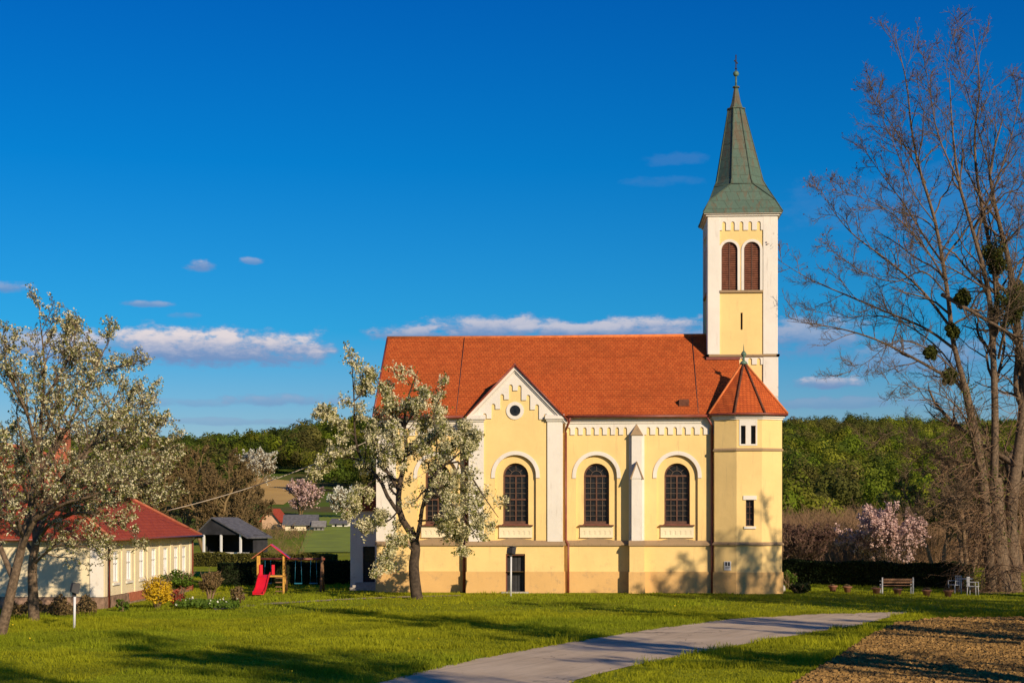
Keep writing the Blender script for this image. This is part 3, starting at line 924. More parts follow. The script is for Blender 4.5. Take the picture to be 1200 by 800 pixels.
for s_, zt_ in zip(slots, ztops):
    arc = [(s_ - sw * cos(pi * i / 6), zt_ - sw + sw * sin(pi * i / 6)) for i in range(7)]
    for (a, za), (b, zb) in zip(arc, arc[1:]):
        quadp((a, yf, za), (b, yf, zb), (b, yf, rake(b) - .02), (a, yf, rake(a) - .02))
        quadp((a, yf, za), (a, yf + .07, za), (b, yf + .07, zb), (b, yf, zb))
mb.add(vs, fs); mb.build('gable_frieze', 'white_render', church)
# raking cornice: two steps
def raker(mb, off, th, y0, y1, ext=.22):
    for s in (-1, 1):
        xe = gap + s * (ghalf + ext)
        P0 = [(gap, zgt + off), (xe, zgt + off - gsl * (ghalf + ext)), (xe, zgt + off - gsl * (ghalf + ext) - th), (gap, zgt + off - th)]
        if s == 1: P0 = P0[::-1]
        mb.prism(P0, y0, y1)
mb = MB(); raker(mb, .1, .22, YG - .2, YG + .02); raker(mb, -.16, .07, YG - .13, YG + .02, .1)
mb.build('raking_cornice', 'white_render', church)
# oculus
oc = (XP(603.6, YG), ZP(604, 481, YG))
mb = MB(); mb.ring(oc[0], oc[1], .28, .46, YG - .05, YG + .02, full=True, n=28); ow_ = mb.build('oculus', 'white_render', church)
mb = MB(); mb.ring(oc[0], oc[1], 0.001, .282, YG - .012, YG + .01, full=True, n=28); mb.build('pane', 'glass', ow_)

# windows
def window(c, Y, parent):
    yb = Y + .16 + .22
    z0, zsp, hw = zsill, zs_, .66
    mb = MB()
    mb.ring(c, zsp, hw - .09, hw + .0, yb, yb + .08, leg=zsp - z0)
    mb.box(c - hw, c + hw, yb - .01, yb + .09, z0 + .0, z0 + .16)
    mb.box(c - hw + .05, c + hw - .05, yb - .012, yb + .06, zsp - .04, zsp + .05)
    mb.box(c - hw + .05, c + hw - .05, yb - .008, yb + .06, z0 + 1.25, z0 + 1.33)
    mb.box(c - .035, c + .035, yb - .006, yb + .06, z0 + .1, zsp)
    fr = mb.build('window', 'window_wood', parent)
    mb = MB()
    for x in (-.31, .31): mb.box(c + x - .016, c + x + .016, yb + .01, yb + .05, z0 + .16, zsp - .04)
    for z in [z0 + .16 + .272 * (i + 1) for i in range(3)] + [z0 + 1.33 + .275 * (i + 1) for i in range(3)]:
        mb.box(c - hw + .09, c + hw - .09, yb + .012, yb + .048, z - .014, z + .014)
    mb.ring(c, zsp, .26, .29, yb + .01, yb + .05)
    for a in (45, 90, 135):
        ca, sa = cos(radians(a)), sin(radians(a))
        p = [(c + .28 * ca - .012 * sa, zsp + .28 * sa + .012 * ca), (c + .28 * ca + .012 * sa, zsp + .28 * sa - .012 * ca), (c + .58 * ca + .012 * sa, zsp + .58 * sa - .012 * ca), (c + .58 * ca - .012 * sa, zsp + .58 * sa + .012 * ca)]
        mb.prism(p, yb + .011, yb + .049)
    mb.build('glazing_bars', 'window_bar', fr)
    mb = MB()
    arc = [(c + (hw - .05) * cos(pi * i / 20), zsp + (hw - .05) * sin(pi * i / 20)) for i in range(21)]
    mb.add([(x, yb + .07, z) for x, z in [(c - hw + .05, z0 + .05), (c + hw - .05, z0 + .05)] + arc], [tuple(range(23))])
    mb.build('pane', 'glass', fr)
    mb = MB(); mb.box(c - .9, c + .9, Y - .06, Y + .17, z0 - .09, z0 - .03); mb.box(c - .67, c + .67, Y + .1, Y + .42, z0 - .03, z0 + .02)
    mb.build('sill', 'brown_wood', fr)
    zz = 2.9
    mb = MB(); mb.panel(c - .86, c + .86, zz, z0 - .09, Y + .09, [dict(cx=c - .66 + .264 * i, hw=.06, zb=zz + .1, zs=zz + .26, n=6) for i in range(6)], .02)
    mb.box(c - .85, c + .85, Y + .111, Y + .16, zz, z0 - .09)
    mb.box(c - .86, c + .86, Y + .05, Y + .16, zz - .05, zz)
    mb.build('apron', 'apron_render', fr)
    mb = MB(); mb.ring(c, zsp + .02, HW, HW + .2, Y - .05, Y + .012, leg=.14, n=28)
    mb.build('hood_mould', 'white_render', fr)
for c in wins_n: window(c, YN, church)
window(wing, YG, church)

# buttress
bw = .27
def buttress(x, parent):
    mb = MB(); mb.box(x - .4, x + .4, YN - .075, YN + .01, 2.7, 8.78); mb.build('pilaster', 'white_render', parent)
    mb = MB(); mb.box(x - bw, x + bw, YN - .72, YN - .06, 2.6, 5.9)
    bt = mb.build('buttress', 'white_render', parent)
    mb = MB(); mb.box(x - bw + .01, x + bw - .01, YN - .38, YN - .06, 5.9, 8.15); mb.build('upper_stage', 'white_render', bt)
    mb = MB(); mb.prism([(x - bw - .05, 5.9), (x + bw + .05, 5.9), (x, 6.72)], YN - .76, YN - .385); mb.build('gablet', 'white_render', bt)
    mb = MB()
    for q_ in (-1, 1): mb.prism([(x + q_ * (bw + .10), 5.86), (x + q_ * (bw + .02), 5.86), (x, 6.68), (x, 6.80)][::-q_], YN - .79, YN - .384)
    mb.build('coping', 'weathered_ledge', bt)
    mb = MB(); mb.add([(x - bw - .06, YN - .44, 8.15), (x + bw + .06, YN - .44, 8.15), (x + bw + .06, YN - .06, 8.15), (x - bw - .06, YN - .06, 8.15), (x, YN - .1, 8.75)], [(0, 1, 4), (1, 2, 4), (2, 3, 4), (3, 0, 4), (0, 3, 2, 1)])
    mb.build('cap', 'weathered_ledge', bt)
    mb = MB(); mb.box(x - .38, x + .38, YN - .86, YN - .09, 1.1, 2.5); mb.build('base', 'yellow_render', bt)
    mb = MB(); mb.box(x - .42, x + .42, YN - .92, YN - .16, -.3, 1.1); mb.build('footing', 'ochre_plinth', bt)
    mb = MB(); ledge(mb, x - .42, x + .42, YN - .7, .24, 2.5); mb.box(x - .42, x + .42, YN - .7, YN - .1, 2.44, 2.62); mb.build('offset', 'weathered_ledge', bt)
buttress(bx, church)
xb2 = XP(430 + 283 / 2.5, YN) - .1

# nave roof: courses of tiles as real steps
def courses(mb, x0, x1, ya, za, yb, zb, n, lift=.022, xf=None):
    vs = []; fs = []
    for i in range(n):
        t0, t1 = i / n, (i + 1) / n
        y0, z0, y1, z1 = ya + (yb - ya) * t0, za + (zb - za) * t0, ya + (yb - ya) * t1, za + (zb - za) * t1
        a0, b0 = (x0, x1) if not xf else xf(t0); a1, b1 = (x0, x1) if not xf else xf(t1)
        k = len(vs)
        vs += [(a0, y0, z0), (b0, y0, z0), (b0, y0 - .008, z0 + lift), (a0, y0 - .008, z0 + lift), (b1, y1, z1 + .002), (a1, y1, z1 + .002)]
        fs += [(k, k + 1, k + 2, k + 3), (k + 3, k + 2, k + 4, k + 5)]
    mb.add(vs, fs)
mb = MB()
x0, x1 = XL - .15, XRoofR
courses(mb, x0, x1, YE, ZE, YR, ZR, 52)
mb.add([(x0, YR, ZR), (x1, YR, ZR), (x1, 90.42, ZE), (x0, 90.42, ZE)], [(3, 2, 1, 0)])
mb.add([(x0, YE, ZE - .1), (x1, YE, ZE - .1), (x1, YR, ZR - .14), (x0, YR, ZR - .14)], [(3, 2, 1, 0)])
mb.add([(x0, 90.42, ZE - .1), (x1, 90.42, ZE - .1), (x1, YR, ZR - .14), (x0, YR, ZR - .14)], [(0, 1, 2, 3)])
mb.add([(x1, YE, ZE - .1), (x1, YR, ZR - .14), (x1, YR, ZR), (x1, YE, ZE)], [(0, 1, 2, 3)])
roof = mb.build('roof', 'roof_tile', church)
mb = MB(); mb.tube([(x0 - .02, YR, ZR), (XL + 8, YR, ZR - .02), (TX0 + .05, YR, ZR + .02)], .1, 8); mb.build('ridge', 'ridge_tile', roof)
mb = MB(); mb.tube([(x0, YE, ZE), (x0, YR, ZR)], .06, 6); mb.tube([(x0, 90.42, ZE), (x0, YR, ZR)], .06, 6); mb.build('verge', 'brown_pipe', roof)
mb = MB(); xv = XP(821, YN); xv2 = XP(818, YN)
for s in (xv2, XP(535, YN)):
    MB().tube([(s, YE + .1, ZE + .09), (s - .02, YR - .1, ZR - .02)], .018, 5).build('lightning_wire', 'dark_metal', roof)
mb = MB(); rx = XP(801, YN + .6); mb.box(rx - .26, rx + .26, YN + .12, YN + .62, ZE + slope * .62 - .02, ZE + slope * .62 + .33)
mb.build('roof_hatch', 'ridge_dark', roof)
mb = MB(); mb.tube([(XL - .15, YE - .06, ZE - .04), (gxl - .25, YE - .06, ZE - .04)], .075, 8); mb.build('gutter', 'brown_pipe', church)
mb = MB(); mb.tube([(gxr + .25, YE - .06, ZE - .04), (XP(836, YE), YE - .06, ZE - .04)], .075, 8)
mb.build('gutter', 'brown_pipe', church)
MB().box(TX0 - .05, XRoofR + .05, YT - .12, YT + .02, ZE + slope * (YT - YE) - .02, ZE + slope * (YT - YE) + .12).build('flashing', 'brown_pipe', church)
# bay roof
yrb = YE + (zgt + .2 - ZE) / slope
for s in (-1, 1):
    xe = gap + s * (ghalf + .3)
    ze = zgt + .14 - gsl * (ghalf + .3)
    yb_e = YE + (ze - ZE) / slope + .05
    mb = MB()
    A = (gap, YG - .28, zgt + .14); B = (xe, YG - .28, ze); C_ = (xe, yb_e, ze); D = (gap, yrb, zgt + .14)
    dn = .07
    vs = [A, B, C_, D] + [(p[0], p[1], p[2] - dn) for p in (A, B, C_, D)]
    mb.add(vs, [(0, 1, 2, 3) if s < 0 else (3, 2, 1, 0), (4, 5, 6, 7), (0, 4, 5, 1), (1, 5, 6, 2), (2, 6, 7, 3)])
    mb.build('bay_roof', 'roof_tile_side', church)
mb = MB()
for s in (-1, 1): mb.tube([(gap, YG - .29, zgt + .15), (gap + s * (ghalf + .3), YG - .29, zgt + .15 - gsl * (ghalf + .3))], .045, 6)
mb.tube([(gap, YG - .3, zgt + .17), (gap, yrb, zgt + .17)], .07, 6)
mb.build('verge', 'brown_pipe', church)

# downpipes
def pipe(pts, name='downpipe'): MB().tube(pts, .06, 8).build(name, 'brown_pipe', church)
xa = XP(661, YG); pipe([(XP(668, YE), YE - .06, ZE - .1), (XP(667, YE), YE - .02, ZE - .3), (gxr + .17, YN - .2, 8.45), (gxr + .17, YN - .1, 8.3), (gxr + .17, YN - .1, 2.75), (gxr + .3, YN - .3, 2.5), (gxr + .3, YN - .28, 0)])
xq = XP(547.5, YG) - .1; pipe([(XP(540, YE), YE - .06, ZE - .1), (xq - .02, YN - .2, 8.5), (xq - .02, YN - .12, 8.3), (xq - .02, YN - .12, 2.75), (xq - .1, YN - .3, 2.5), (xq - .1, YN - .3, 0)])
xq = XP(834, YN) ; pipe([(XP(829, YE), YE - .06, ZE - .1), (xq, YN - .25, 8.6), (xq, YN - .14, 8.4), (xq, YN - .14, 2.75), (xq, YN - .3, 2.5), (xq, YN - .3, 0)])

# ---- turret
TY0 = 78.95
tfx0, tfx1 = XP(863.2, TY0), XP(892.8, TY0)
tyb = TY0 + .54
tlx, trx = XP(837.2, tyb), XP(916.4, tyb)
octo = [(tlx, tyb), (tfx0, TY0), (tfx1, TY0), (trx, tyb)]
def grown(o_, g_):
    cx0 = (o_[1][0] + o_[2][0]) / 2
    return [(o_[0][0] - g_, o_[0][1] - g_ * .3), (o_[1][0] - g_ * .45, o_[1][1] - g_), (o_[2][0] + g_ * .45, o_[2][1] - g_), (o_[3][0] + g_, o_[3][1] - g_ * .3)]
def oct_band(mb, g_, z0, z1, yback=YT - .01, slopez=0.0):
    p = grown(octo, g_) if g_ else list(octo)
    p = [(p[0][0], yback)] + p + [(p[3][0], yback)]
    lo = [(x, y, z0) for x, y in p]; hi = [(x, y, z1) for x, y in p]
    n = len(p)
    if slopez:
        q_ = list(octo); q_ = [(q_[0][0], yback)] + q_ + [(q_[3][0], yback)]
        hi2 = [(x, y, z1 + slopez) for x, y in q_]
        mb.add(lo + hi + hi2, [(i, i + 1, n + i + 1, n + i) for i in range(n - 1)] + [(n + i, n + i + 1, 2 * n + i + 1, 2 * n + i) for i in range(n - 1)] + [tuple(range(n - 1, -1, -1)), tuple(range(2 * n, 3 * n))])
    else:
        mb.add(lo + hi, [(i, i + 1, n + i + 1, n + i) for i in range(n - 1)] + [(n - 1, 0, n, 2 * n - 1), tuple(range(n - 1, -1, -1)), tuple(range(n, 2 * n))])
ZTE = 9.12
fcx = (tfx0 + tfx1) / 2
sx0, sx1 = XP(871, TY0), XP(882.8, TY0)
zt0, zt1 = ZP(875, 520, TY0), ZP(875, 498.5, TY0)
wx = XP(878.8, TY0); wz0, wz1 = ZP(878, 616, TY0), ZP(878, 585.5, TY0)
mb = MB()
mb.panel(tfx0, tfx1, 1.1, ZTE, TY0, [], .02) if False else None
# front facet with three openings, in two storeys
mb.panel(tfx0, tfx1, 7.4, ZTE, TY0, [dict(cx=sx0, hw=.12, zb=zt0, zs=zt1, flat=True), dict(cx=sx1, hw=.12, zb=zt0, zs=zt1, flat=True)], .25)
mb.panel(tfx0, tfx1, 1.1, 7.4, TY0, [dict(cx=wx, hw=.21, zb=wz0, zs=wz1, flat=True)], .25)
def facet(a, b):
    mb.add([(a[0], a[1], 1.1), (b[0], b[1], 1.1), (b[0], b[1], ZTE), (a[0], a[1], ZTE)], [(0, 1, 2, 3)])
facet(octo[0], octo[1]); facet(octo[2], octo[3]); facet((tlx, YT), octo[0]); facet(octo[3], (trx, YT))
tw = mb.build('turret_wall', 'yellow_render', church)
for q_ in (sx0, sx1): MB().box(q_ - .12, q_ + .12, TY0 + .2, TY0 + .24, zt0, zt1).build('slit_window', 'glass', tw)
mb = MB(); mb.box(wx - .21, wx + .21, TY0 + .2, TY0 + .24, wz0, wz1); wn = mb.build('small_window', 'glass', tw)
mb = MB(); mb.box(wx - .21, wx - .16, TY0 + .14, TY0 + .2, wz0, wz1); mb.box(wx + .16, wx + .21, TY0 + .14, TY0 + .2, wz0, wz1); mb.box(wx - .015, wx + .015, TY0 + .16, TY0 + .199, wz0, wz1)
for k in range(5): z = wz0 + .03 + k * (wz1 - wz0 - .06) / 4; mb.box(wx - .16, wx + .16, TY0 + .155, TY0 + .198, z - .018, z + .018)
mb.build('grille', 'window_wood', wn)
MB().box(wx - .34, wx + .34, TY0 - .05, TY0 + .02, wz1 + .01, wz1 + .22).build('lintel', 'white_render', wn)
MB().box(wx - .3, wx + .3, TY0 - .07, TY0 + .02, wz0 - .14, wz0 - .02).build('sill', 'white_render', wn)
mb = MB(); mb.panel(sx0 - .2, sx1 + .2, zt0 - .08, ZTE - .1, TY0 - .03, [dict(cx=sx0, hw=.121, zb=zt0, zs=zt1, flat=True), dict(cx=sx1, hw=.121, zb=zt0, zs=zt1, flat=True)], .029)
mb.build('window_surround', 'white_render', tw)
mb = MB(); oct_band(mb, .07, -.3, 1.1); mb.build('plinth', 'ochre_plinth', church)
mb = MB(); oct_band(mb, .1, 2.48, 2.56, slopez=.08); mb.build('string_course', 'weathered_ledge', church)
mb = MB(); oct_band(mb, .07, 7.30, 7.38, slopez=.06); mb.build('string_course', 'weathered_ledge', church)
mb = MB(); oct_band(mb, .06, ZTE - .22, ZTE - .12); oct_band(mb, .14, ZTE - .12, ZTE); mb.build('cornice', 'white_render', church)
# turret roof
apx, apy, apz = XP(871.5, 80.75), 80.75, ZP(871, 424, 80.75)
ev = grown(octo, .28)
yb1 = 2 * apy - ev[0][1]; yb2 = 2 * apy - ev[1][1]
ev8 = ev + [(ev[3][0], yb1), (ev[2][0], yb2), (ev[1][0], yb2), (ev[0][0], yb1)]
ze_ = ZTE + .06
mb = MB()
for i in range(8):
    a, b = ev8[i], ev8[(i + 1) % 8]
    n = 26
    for j in range(n):
        t0, t1 = j / n, (j + 1) / n
        f0 = lambda p, t, e=0: (p[0] + (apx - p[0]) * t, p[1] + (apy - p[1]) * t, ze_ + (apz - ze_) * t + e)
        q0, q1, q2, q3 = f0(a, t0, .02), f0(b, t0, .02), f0(b, t1, .001), f0(a, t1, .001)
        lo0, lo1 = f0(a, t0), f0(b, t0)
        mb.add([lo0, lo1, q1, q0, q2, q3], [(0, 1, 2, 3), (3, 2, 4, 5)])
mb.add([(x, y, ze_ - .07) for x, y in ev8] + [(x, y, ze_) for x, y in ev8], [tuple(range(7, -1, -1))] + [(i, (i + 1) % 8, 8 + (i + 1) % 8, 8 + i) for i in range(8)])
tr = mb.build('turret_roof', 'roof_tile_turret', church)
for i in range(8):
    p = ev8[i]
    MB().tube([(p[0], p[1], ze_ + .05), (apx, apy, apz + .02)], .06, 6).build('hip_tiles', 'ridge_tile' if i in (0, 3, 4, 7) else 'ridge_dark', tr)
mb = MB(); mb.tube([(x, y, ze_ - .02) for x, y in [ev[0], ev[1], ev[2], ev[3]]], .06, 6); mb.build('gutter', 'brown_pipe', tr)
mb = MB(); mb.lathe(apx, apy, [(.22, apz - .12), (.16, apz), (.06, apz + .08), (.05, apz + .25), (.13, apz + .36), (.15, apz + .42), (.09, apz + .52), (.03, apz + .58), (.02, apz + .75), (.005, apz + .95)], 10)
mb.build('finial', 'green_metal', tr)
# notice board on the turret
nx, ny = octo[1][0] - octo[0][0], octo[1][1] - octo[0][1]
nl = sqrt(nx * nx + ny * ny); ux, uy = nx / nl, ny / nl
def TN(u, v, z): return (octo[0][0] + ux * u - (-uy) * v * -1 * -1, octo[0][1] + uy * u + ux * v, z)
def TN(u, v, z): return (octo[0][0] + ux * u + uy * -v * -1 * -1, octo[0][1] + uy * u + ux * v, z)
def TN(u, v, z):                     # u along the facet, v inward
    return (octo[0][0] + ux * u - uy * v, octo[0][1] + uy * u + ux * v, z)
u0 = nl * .48; zn0, zn1 = 1.2, 1.66
nbd = MB(TN).box(u0 - .02, u0 + .33, -.04, .01, zn0, zn1).build('notice_board', 'white_paint', church)
mb = MB(TN); mb.box(u0 + .03, u0 + .13, -.046, -.041, zn0 + .22, zn1 - .04); mb.box(u0 + .18, u0 + .28, -.046, -.041, zn0 + .22, zn1 - .04)
mb.box(u0 + .03, u0 + .28, -.046, -.041, zn0 + .14, zn0 + .165); mb.box(u0 + .03, u0 + .24, -.046, -.041, zn0 + .08, zn0 + .1)
mb.build('notice', 'dark_metal', nbd)
# lean-to roof between turret and tower
mb = MB(); mb.add([(apx, 82.4, 9.3), (trx + .1, 82.4, 9.15), (trx + .1, YT, 9.9), (apx, YT, 9.9)], [(0, 1, 2, 3)]); mb.build('link_roof', 'roof_tile', church)

# ---- tower
th_ = (TX1 - TX0) / 2
def side(k):
    c, s = [(1, 0), (0, 1), (-1, 0), (0, -1)][k]
    def T(u, v, z):
        x, y = u, -th_ + v
        return (TC[0] + c * x - s * y, TC[1] + s * x + c * y, z)
    return T
def zt(py): return ZP(870, py, YT)
zc, zled, zlow = zt(253), zt(340), zt(416)
def ut(px): return XP(px, YT) - TC[0]
up0, up1 = ut(843.5), ut(894.5)
wl, wr = (ut(845.6) + ut(864.4)) / 2, (ut(872) + ut(890.8)) / 2
whw = (ut(864.4) - ut(845.6)) / 2
wzs, wztop = zt(292.5), zt(283)
mbY, mbW, mbL, mbS = MB(), MB(), MB(), MB()
for k in range(4):
    T = side(k)
    for m_ in (mbY, mbW, mbL, mbS): m_.T = T
    zb_ = -.3 if k in (1, 2) else 8.9
    # yellow set-back field
    mbY.panel(-th_ + .3, th_ - .3, zb_, zlow, .09, [], .02)
    slot = dict(cx=ut(869.3), hw=.055, zb=zt(386), zs=zt(366), flat=True)
    mbY.panel(-th_ + .3, th_ - .3, zlow, zled, .09, [slot], .3)
    bell = [dict(cx=wl, hw=whw, zb=zled, zs=wzs), dict(cx=wr, hw=whw, zb=zled, zs=wzs)]
    mbY.panel(-th_ + .3, th_ - .3, zled, zc, .09, bell, .35)
    # white corner strips
    mbW.box(-th_, up0, 0, .12, zb_, zlow - .1) if True else None
    mbW.box(up1 + .0, th_, 0.001, .12, zb_, zlow - .1)
    mbW.box(-th_ + .05, up0, .02, .12, zlow + .06, zc); mbW.box(up1, th_ - .05, .021, .12, zlow + .06, zc)
    n = 5
    fo = [dict(cx=up0 + (up1 - up0) * (i + .5) / n + .0, hw=.1, zb=zt(269.5), zs=zt(261.5), n=6) for i in range(n)]
    mbW.panel(up0, up1, zt(269.5), zc, .03, fo, .06)
    n = 5
    fo = [dict(cx=up0 + (up1 - up0) * (i + .5) / n, hw=.1, zb=zlow - .5, zs=zlow - .25, n=6) for i in range(n)]
    mbW.panel(up0, up1, zlow - .5, zlow - .1, .03, fo, .06)
    # white surround of the two belfry arches
    for c in (wl, wr): mbW.ring(c, wzs, whw + .002, whw + .14, .04, .092, leg=wzs - zled)
    # ledges
    mbL.box(-th_ - .07, th_ + .07, -.07, .1, zlow - .06, zlow + .04); mbL.box(-th_ - .02, th_ + .02, -.02, .1, zlow - .1, zlow - .06)
    # louvres
    for c in (wl, wr):
        lv = MB(T); nlv = 26
        for i in range(nlv):
            z = zled + .03 + i * (wztop - zled - .03) / nlv
            hw = whw if z < wzs else sqrt(max(0, whw ** 2 - (z - wzs) ** 2))
            if hw < .06: continue
            lv.add([(c - hw, .16, z), (c + hw, .16, z), (c + hw, .3, z + .11), (c - hw, .3, z + .11), (c - hw, .16, z + .02), (c + hw, .16, z + .02), (c + hw, .3, z + .13), (c - hw, .3, z + .13)],
                   [(0, 3, 2, 1), (4, 5, 6, 7), (0, 1, 5, 4), (1, 2, 6, 5), (2, 3, 7, 6), (3, 0, 4, 7)])
        lo = lv.build('louvre', 'louvre_wood', church)
        fr = MB(T); fr.ring(c, wzs, whw - .05, whw + .0, .15, .22, leg=wzs - zled); fr.box(c - whw, c + whw, .155, .215, zled, zled + .06); fr.box(c - .02, c + .02, .145, .2, zled + .06, wztop - .02); fr.build('louvre_frame', 'window_wood', lo)
    MB(T).box(slot['cx'] - .06, slot['cx'] + .06, .33, .36, slot['zb'] - .02, slot['zs'] + .02).build('slit_window', 'black_wood', church)
    MB(T).box(up0, up1, -.02, .09, zled - .12, zled).build('belfry_sill', 'weathered_ledge', church)
for m_ in (mbY, mbW, mbL, mbS): pass
tower = mbY.build('tower_wall', 'yellow_render', church)
mbW.build('corner_strips', 'white_render', tower)
mbL.build('ledge', 'weathered_ledge', tower)
MB().box(TC[0] - th_ + .45, TC[0] + th_ - .45, TC[1] - th_ + .45, TC[1] + th_ - .45, 5, zc + .3).build('belfry_core', 'black_wood', tower)
mb = MB()
for g_, z0, z1 in ((.06, zc, zc + .1), (.17, zc + .1, zt(249.3))):
    h = th_ + g_; mb.box(TC[0] - h, TC[0] + h, TC[1] - h, TC[1] + h, z0, z1)
mb.build('cornice', 'white_render', tower)
# spire
lean = -.19
zsq = zt(248.6); z8 = ZP(864, 222, TC[1]); z128 = ZP(861, 129, TC[1])
def spc(z): return TC[0] + lean * max(0, (z - z8)) / (z128 - z8)
mb = MB()
sq = th_ + .22
S4 = [(TC[0] - sq, TC[1] - sq), (TC[0] + sq, TC[1] - sq), (TC[0] + sq, TC[1] + sq), (TC[0] - sq, TC[1] + sq)]
def oc8(h, z):
    a = h * (sqrt(2) - 1); cx = spc(z)
    return [(cx - a, TC[1] - h, z), (cx + a, TC[1] - h, z), (cx + h, TC[1] - a, z), (cx + h, TC[1] + a, z), (cx + a, TC[1] + h, z), (cx - a, TC[1] + h, z), (cx - h, TC[1] + a, z), (cx - h, TC[1] - a, z)]
h8 = 1.42
zm = zsq + (z8 - zsq) * .42
sqm = sq - .36
lowr = [(x, y, zsq) for x, y in S4]
base0 = [(x, y, zsq - .06) for x, y in S4]
mid = [(TC[0] + sx_ * sqm, TC[1] + sy_ * sqm, zm) for sx_, sy_ in ((-1, -1), (1, -1), (1, 1), (-1, 1))]
O = oc8(h8, z8)
vs = base0 + lowr + mid + O
fs = [(3, 2, 1, 0)]
for i in range(4):
    j = (i + 1) % 4
    fs += [(i, j, 4 + j, 4 + i), (4 + i, 4 + j, 8 + j, 8 + i)]
    a, b = 12 + 2 * i, 12 + 2 * i + 1
    fs += [(8 + i, 8 + j, b, a), (8 + j, 12 + (2 * i + 2) % 8, b)]
mb.add(vs, fs)
rings = [oc8(h8, z8), oc8(h8 - .17, z8 + .35), oc8(h8 - .27, z8 + .85), oc8(.43, z128)]
for r0, r1 in zip(rings, rings[1:]):
    mb.add(r0 + r1, [(i, (i + 1) % 8, 8 + (i + 1) % 8, 8 + i) for i in range(8)])
spire = mb.build('spire', 'copper_sheet', church)
for i in range(8):
    MB().tube([rg_[i] for rg_ in rings], .045, 6, .03).build('seam_roll', 'copper_dark', spire)
for i in range(4):
    for e_ in (0, -1):
        q_ = O[(2 * i + e_) % 8]
        MB().tube([lowr[i], mid[i], q_], .035, 6).build('seam_roll', 'copper_dark', spire)
MB().tube(rings[0] + rings[0][:1], .03, 5).build('seam_band', 'copper_dark', spire)
mb = MB(); cx = spc(z128)
zu = ZP(861, 103, TC[1])
r8 = pi / 8
mb.lathe(cx, TC[1], [(.45, z128 - .03), (.53, z128), (.53, z128 + .05), (.38, z128 + .1), (.26, z128 + .42), (.13, zu - .12), (.11, zu - .03), (.2, zu), (.2, zu + .05), (.08, zu + .1)], 8, r8, False)
mb.build('spire_neck', 'copper_sheet', spire)
zb_ = ZP(861, 86.7, TC[1])
mb = MB(); mb.lathe(cx, TC[1], [(.05, zu + .05), (.05, zb_ - .15)], 8); mb.build('rod', 'green_metal', spire)
mb = MB(); mb.lathe(cx, TC[1], [(.16 * sin(pi * i / 10) + .002, zb_ - .16 * cos(pi * i / 10)) for i in range(11)], 14); mb.build('ball', 'green_metal', spire)
zx = ZP(861, 64.5, TC[1])
def TX(u, v, z): a = radians(68); return (cx + u * cos(a) - v * sin(a), TC[1] + u * sin(a) + v * cos(a), z)
mb = MB(TX); mb.box(-.03, .03, -.025, .025, zb_ + .14, zx); mb.box(-.3, .3, -.024, .026, zx - .42, zx - .36); mb.box(-.07, .07, -.05, .05, zb_ + .26, zb_ + .3)
mb.build('cross', 'dark_metal', spire)

# annex on the west side
ax0 = XP(410.5, 82.4); AY = 82.4
mb = MB(); adx = XP(432.3, AY)
mb.panel(ax0, XL + .02, .0, 4.3, AY, [dict(cx=adx, hw=.33, zb=.42, zs=2.35, flat=True)], .25)
mb.box(ax0, ax0 + .02, AY + .003, 87, -.2, 4.3); mb.box(ax0, XL, 86.98, 87, -.2, 4.3)
annex = mb.build('annex_wall', 'white_render', church)
mb = MB(); mb.box(adx - .33, adx + .33, AY + .15, AY + .2, .42, 2.35); ad = mb.build('door', 'black_wood', annex)
mb = MB(); mb.box(adx - .25, adx + .25, AY + .13, AY + .149, 1.5, 2.25); mb.build('pane', 'glass', ad)
mb = MB()
for i in range(3): mb.box(adx - .7 - .1 * i, XL - .02, AY - .3 - .3 * i, AY - .001 - .3 * i if i == 0 else AY - .3 * i, -.2, .42 - .13 * i)
mb.build('steps', 'concrete', annex)
mb = MB(); e = .25; zz = 4.28; xi = XL - .01; zi = zz + (xi - ax0 + e) * 1.0
yh = AY - e + (xi - ax0 + e)
vs = [(ax0 - e, AY - e, zz), (xi, AY - e, zz), (xi, yh, zi), (ax0 - e, 87.2, zz), (xi, 87.2, zi)]
mb.add(vs, [(0, 1, 2), (0, 2, 4, 3), (0, 3, 1), (1, 3, 4)]); mb.build('annex_roof', 'roof_tile_side', church)

# ------------------------------------------------------------------ generic plants
def hedge(name, label, A, B, w, h, mat, seed, dens=420, leaf=.09):
    A = np.array(A); B = np.array(B); Ld = np.linalg.norm(B - A); u = (B - A) / Ld; v = np.array([-u[1], u[0]])
    r = np.random.default_rng(seed)
    root = thing(name, label, 'hedge', (float(A[0] + B[0]) / 2, float(A[1] + B[1]) / 2, 0))
    def T(a, b, z):
        p = A + u * a + v * b; return (float(p[0]), float(p[1]), z)
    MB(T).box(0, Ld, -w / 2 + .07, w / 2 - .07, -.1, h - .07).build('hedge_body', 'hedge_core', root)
    n = int(Ld * (w + 2 * h) * dens)
    s = r.random(n) * (w + 2 * h); a = r.random(n) * Ld
    und = .06 * np.sin(a * 1.3 + seed) + .04 * np.sin(a * 3.1)
    b = np.where(s < h, -w / 2, np.where(s < h + w, s - h - w / 2, w / 2)); z = np.where(s < h, s, np.where(s < h + w, h, w + 2 * h - s))
    z = z + und * (z > h - .2) + r.normal(size=n) * .03; b = b + r.normal(size=n) * .04
    P = np.stack([A[0] + u[0] * a + v[0] * b, A[1] + u[1] * a + v[1] * b, np.abs(z)], -1)
    m = int(n * .05) + 2 * int(h * w * dens)
    aa = np.where(r.random(m) < .5, 0, Ld) + r.normal(size=m) * .03; bb = (r.random(m) - .5) * w; z2 = r.random(m) * h
    P = np.concatenate([P, np.stack([A[0] + u[0] * aa + v[0] * bb, A[1] + u[1] * aa + v[1] * bb, z2], -1)])
    nb = NB(); nb.add(*leafquads(r, P, leaf)); nb.build('hedge_leaves', mat, root)
    return root
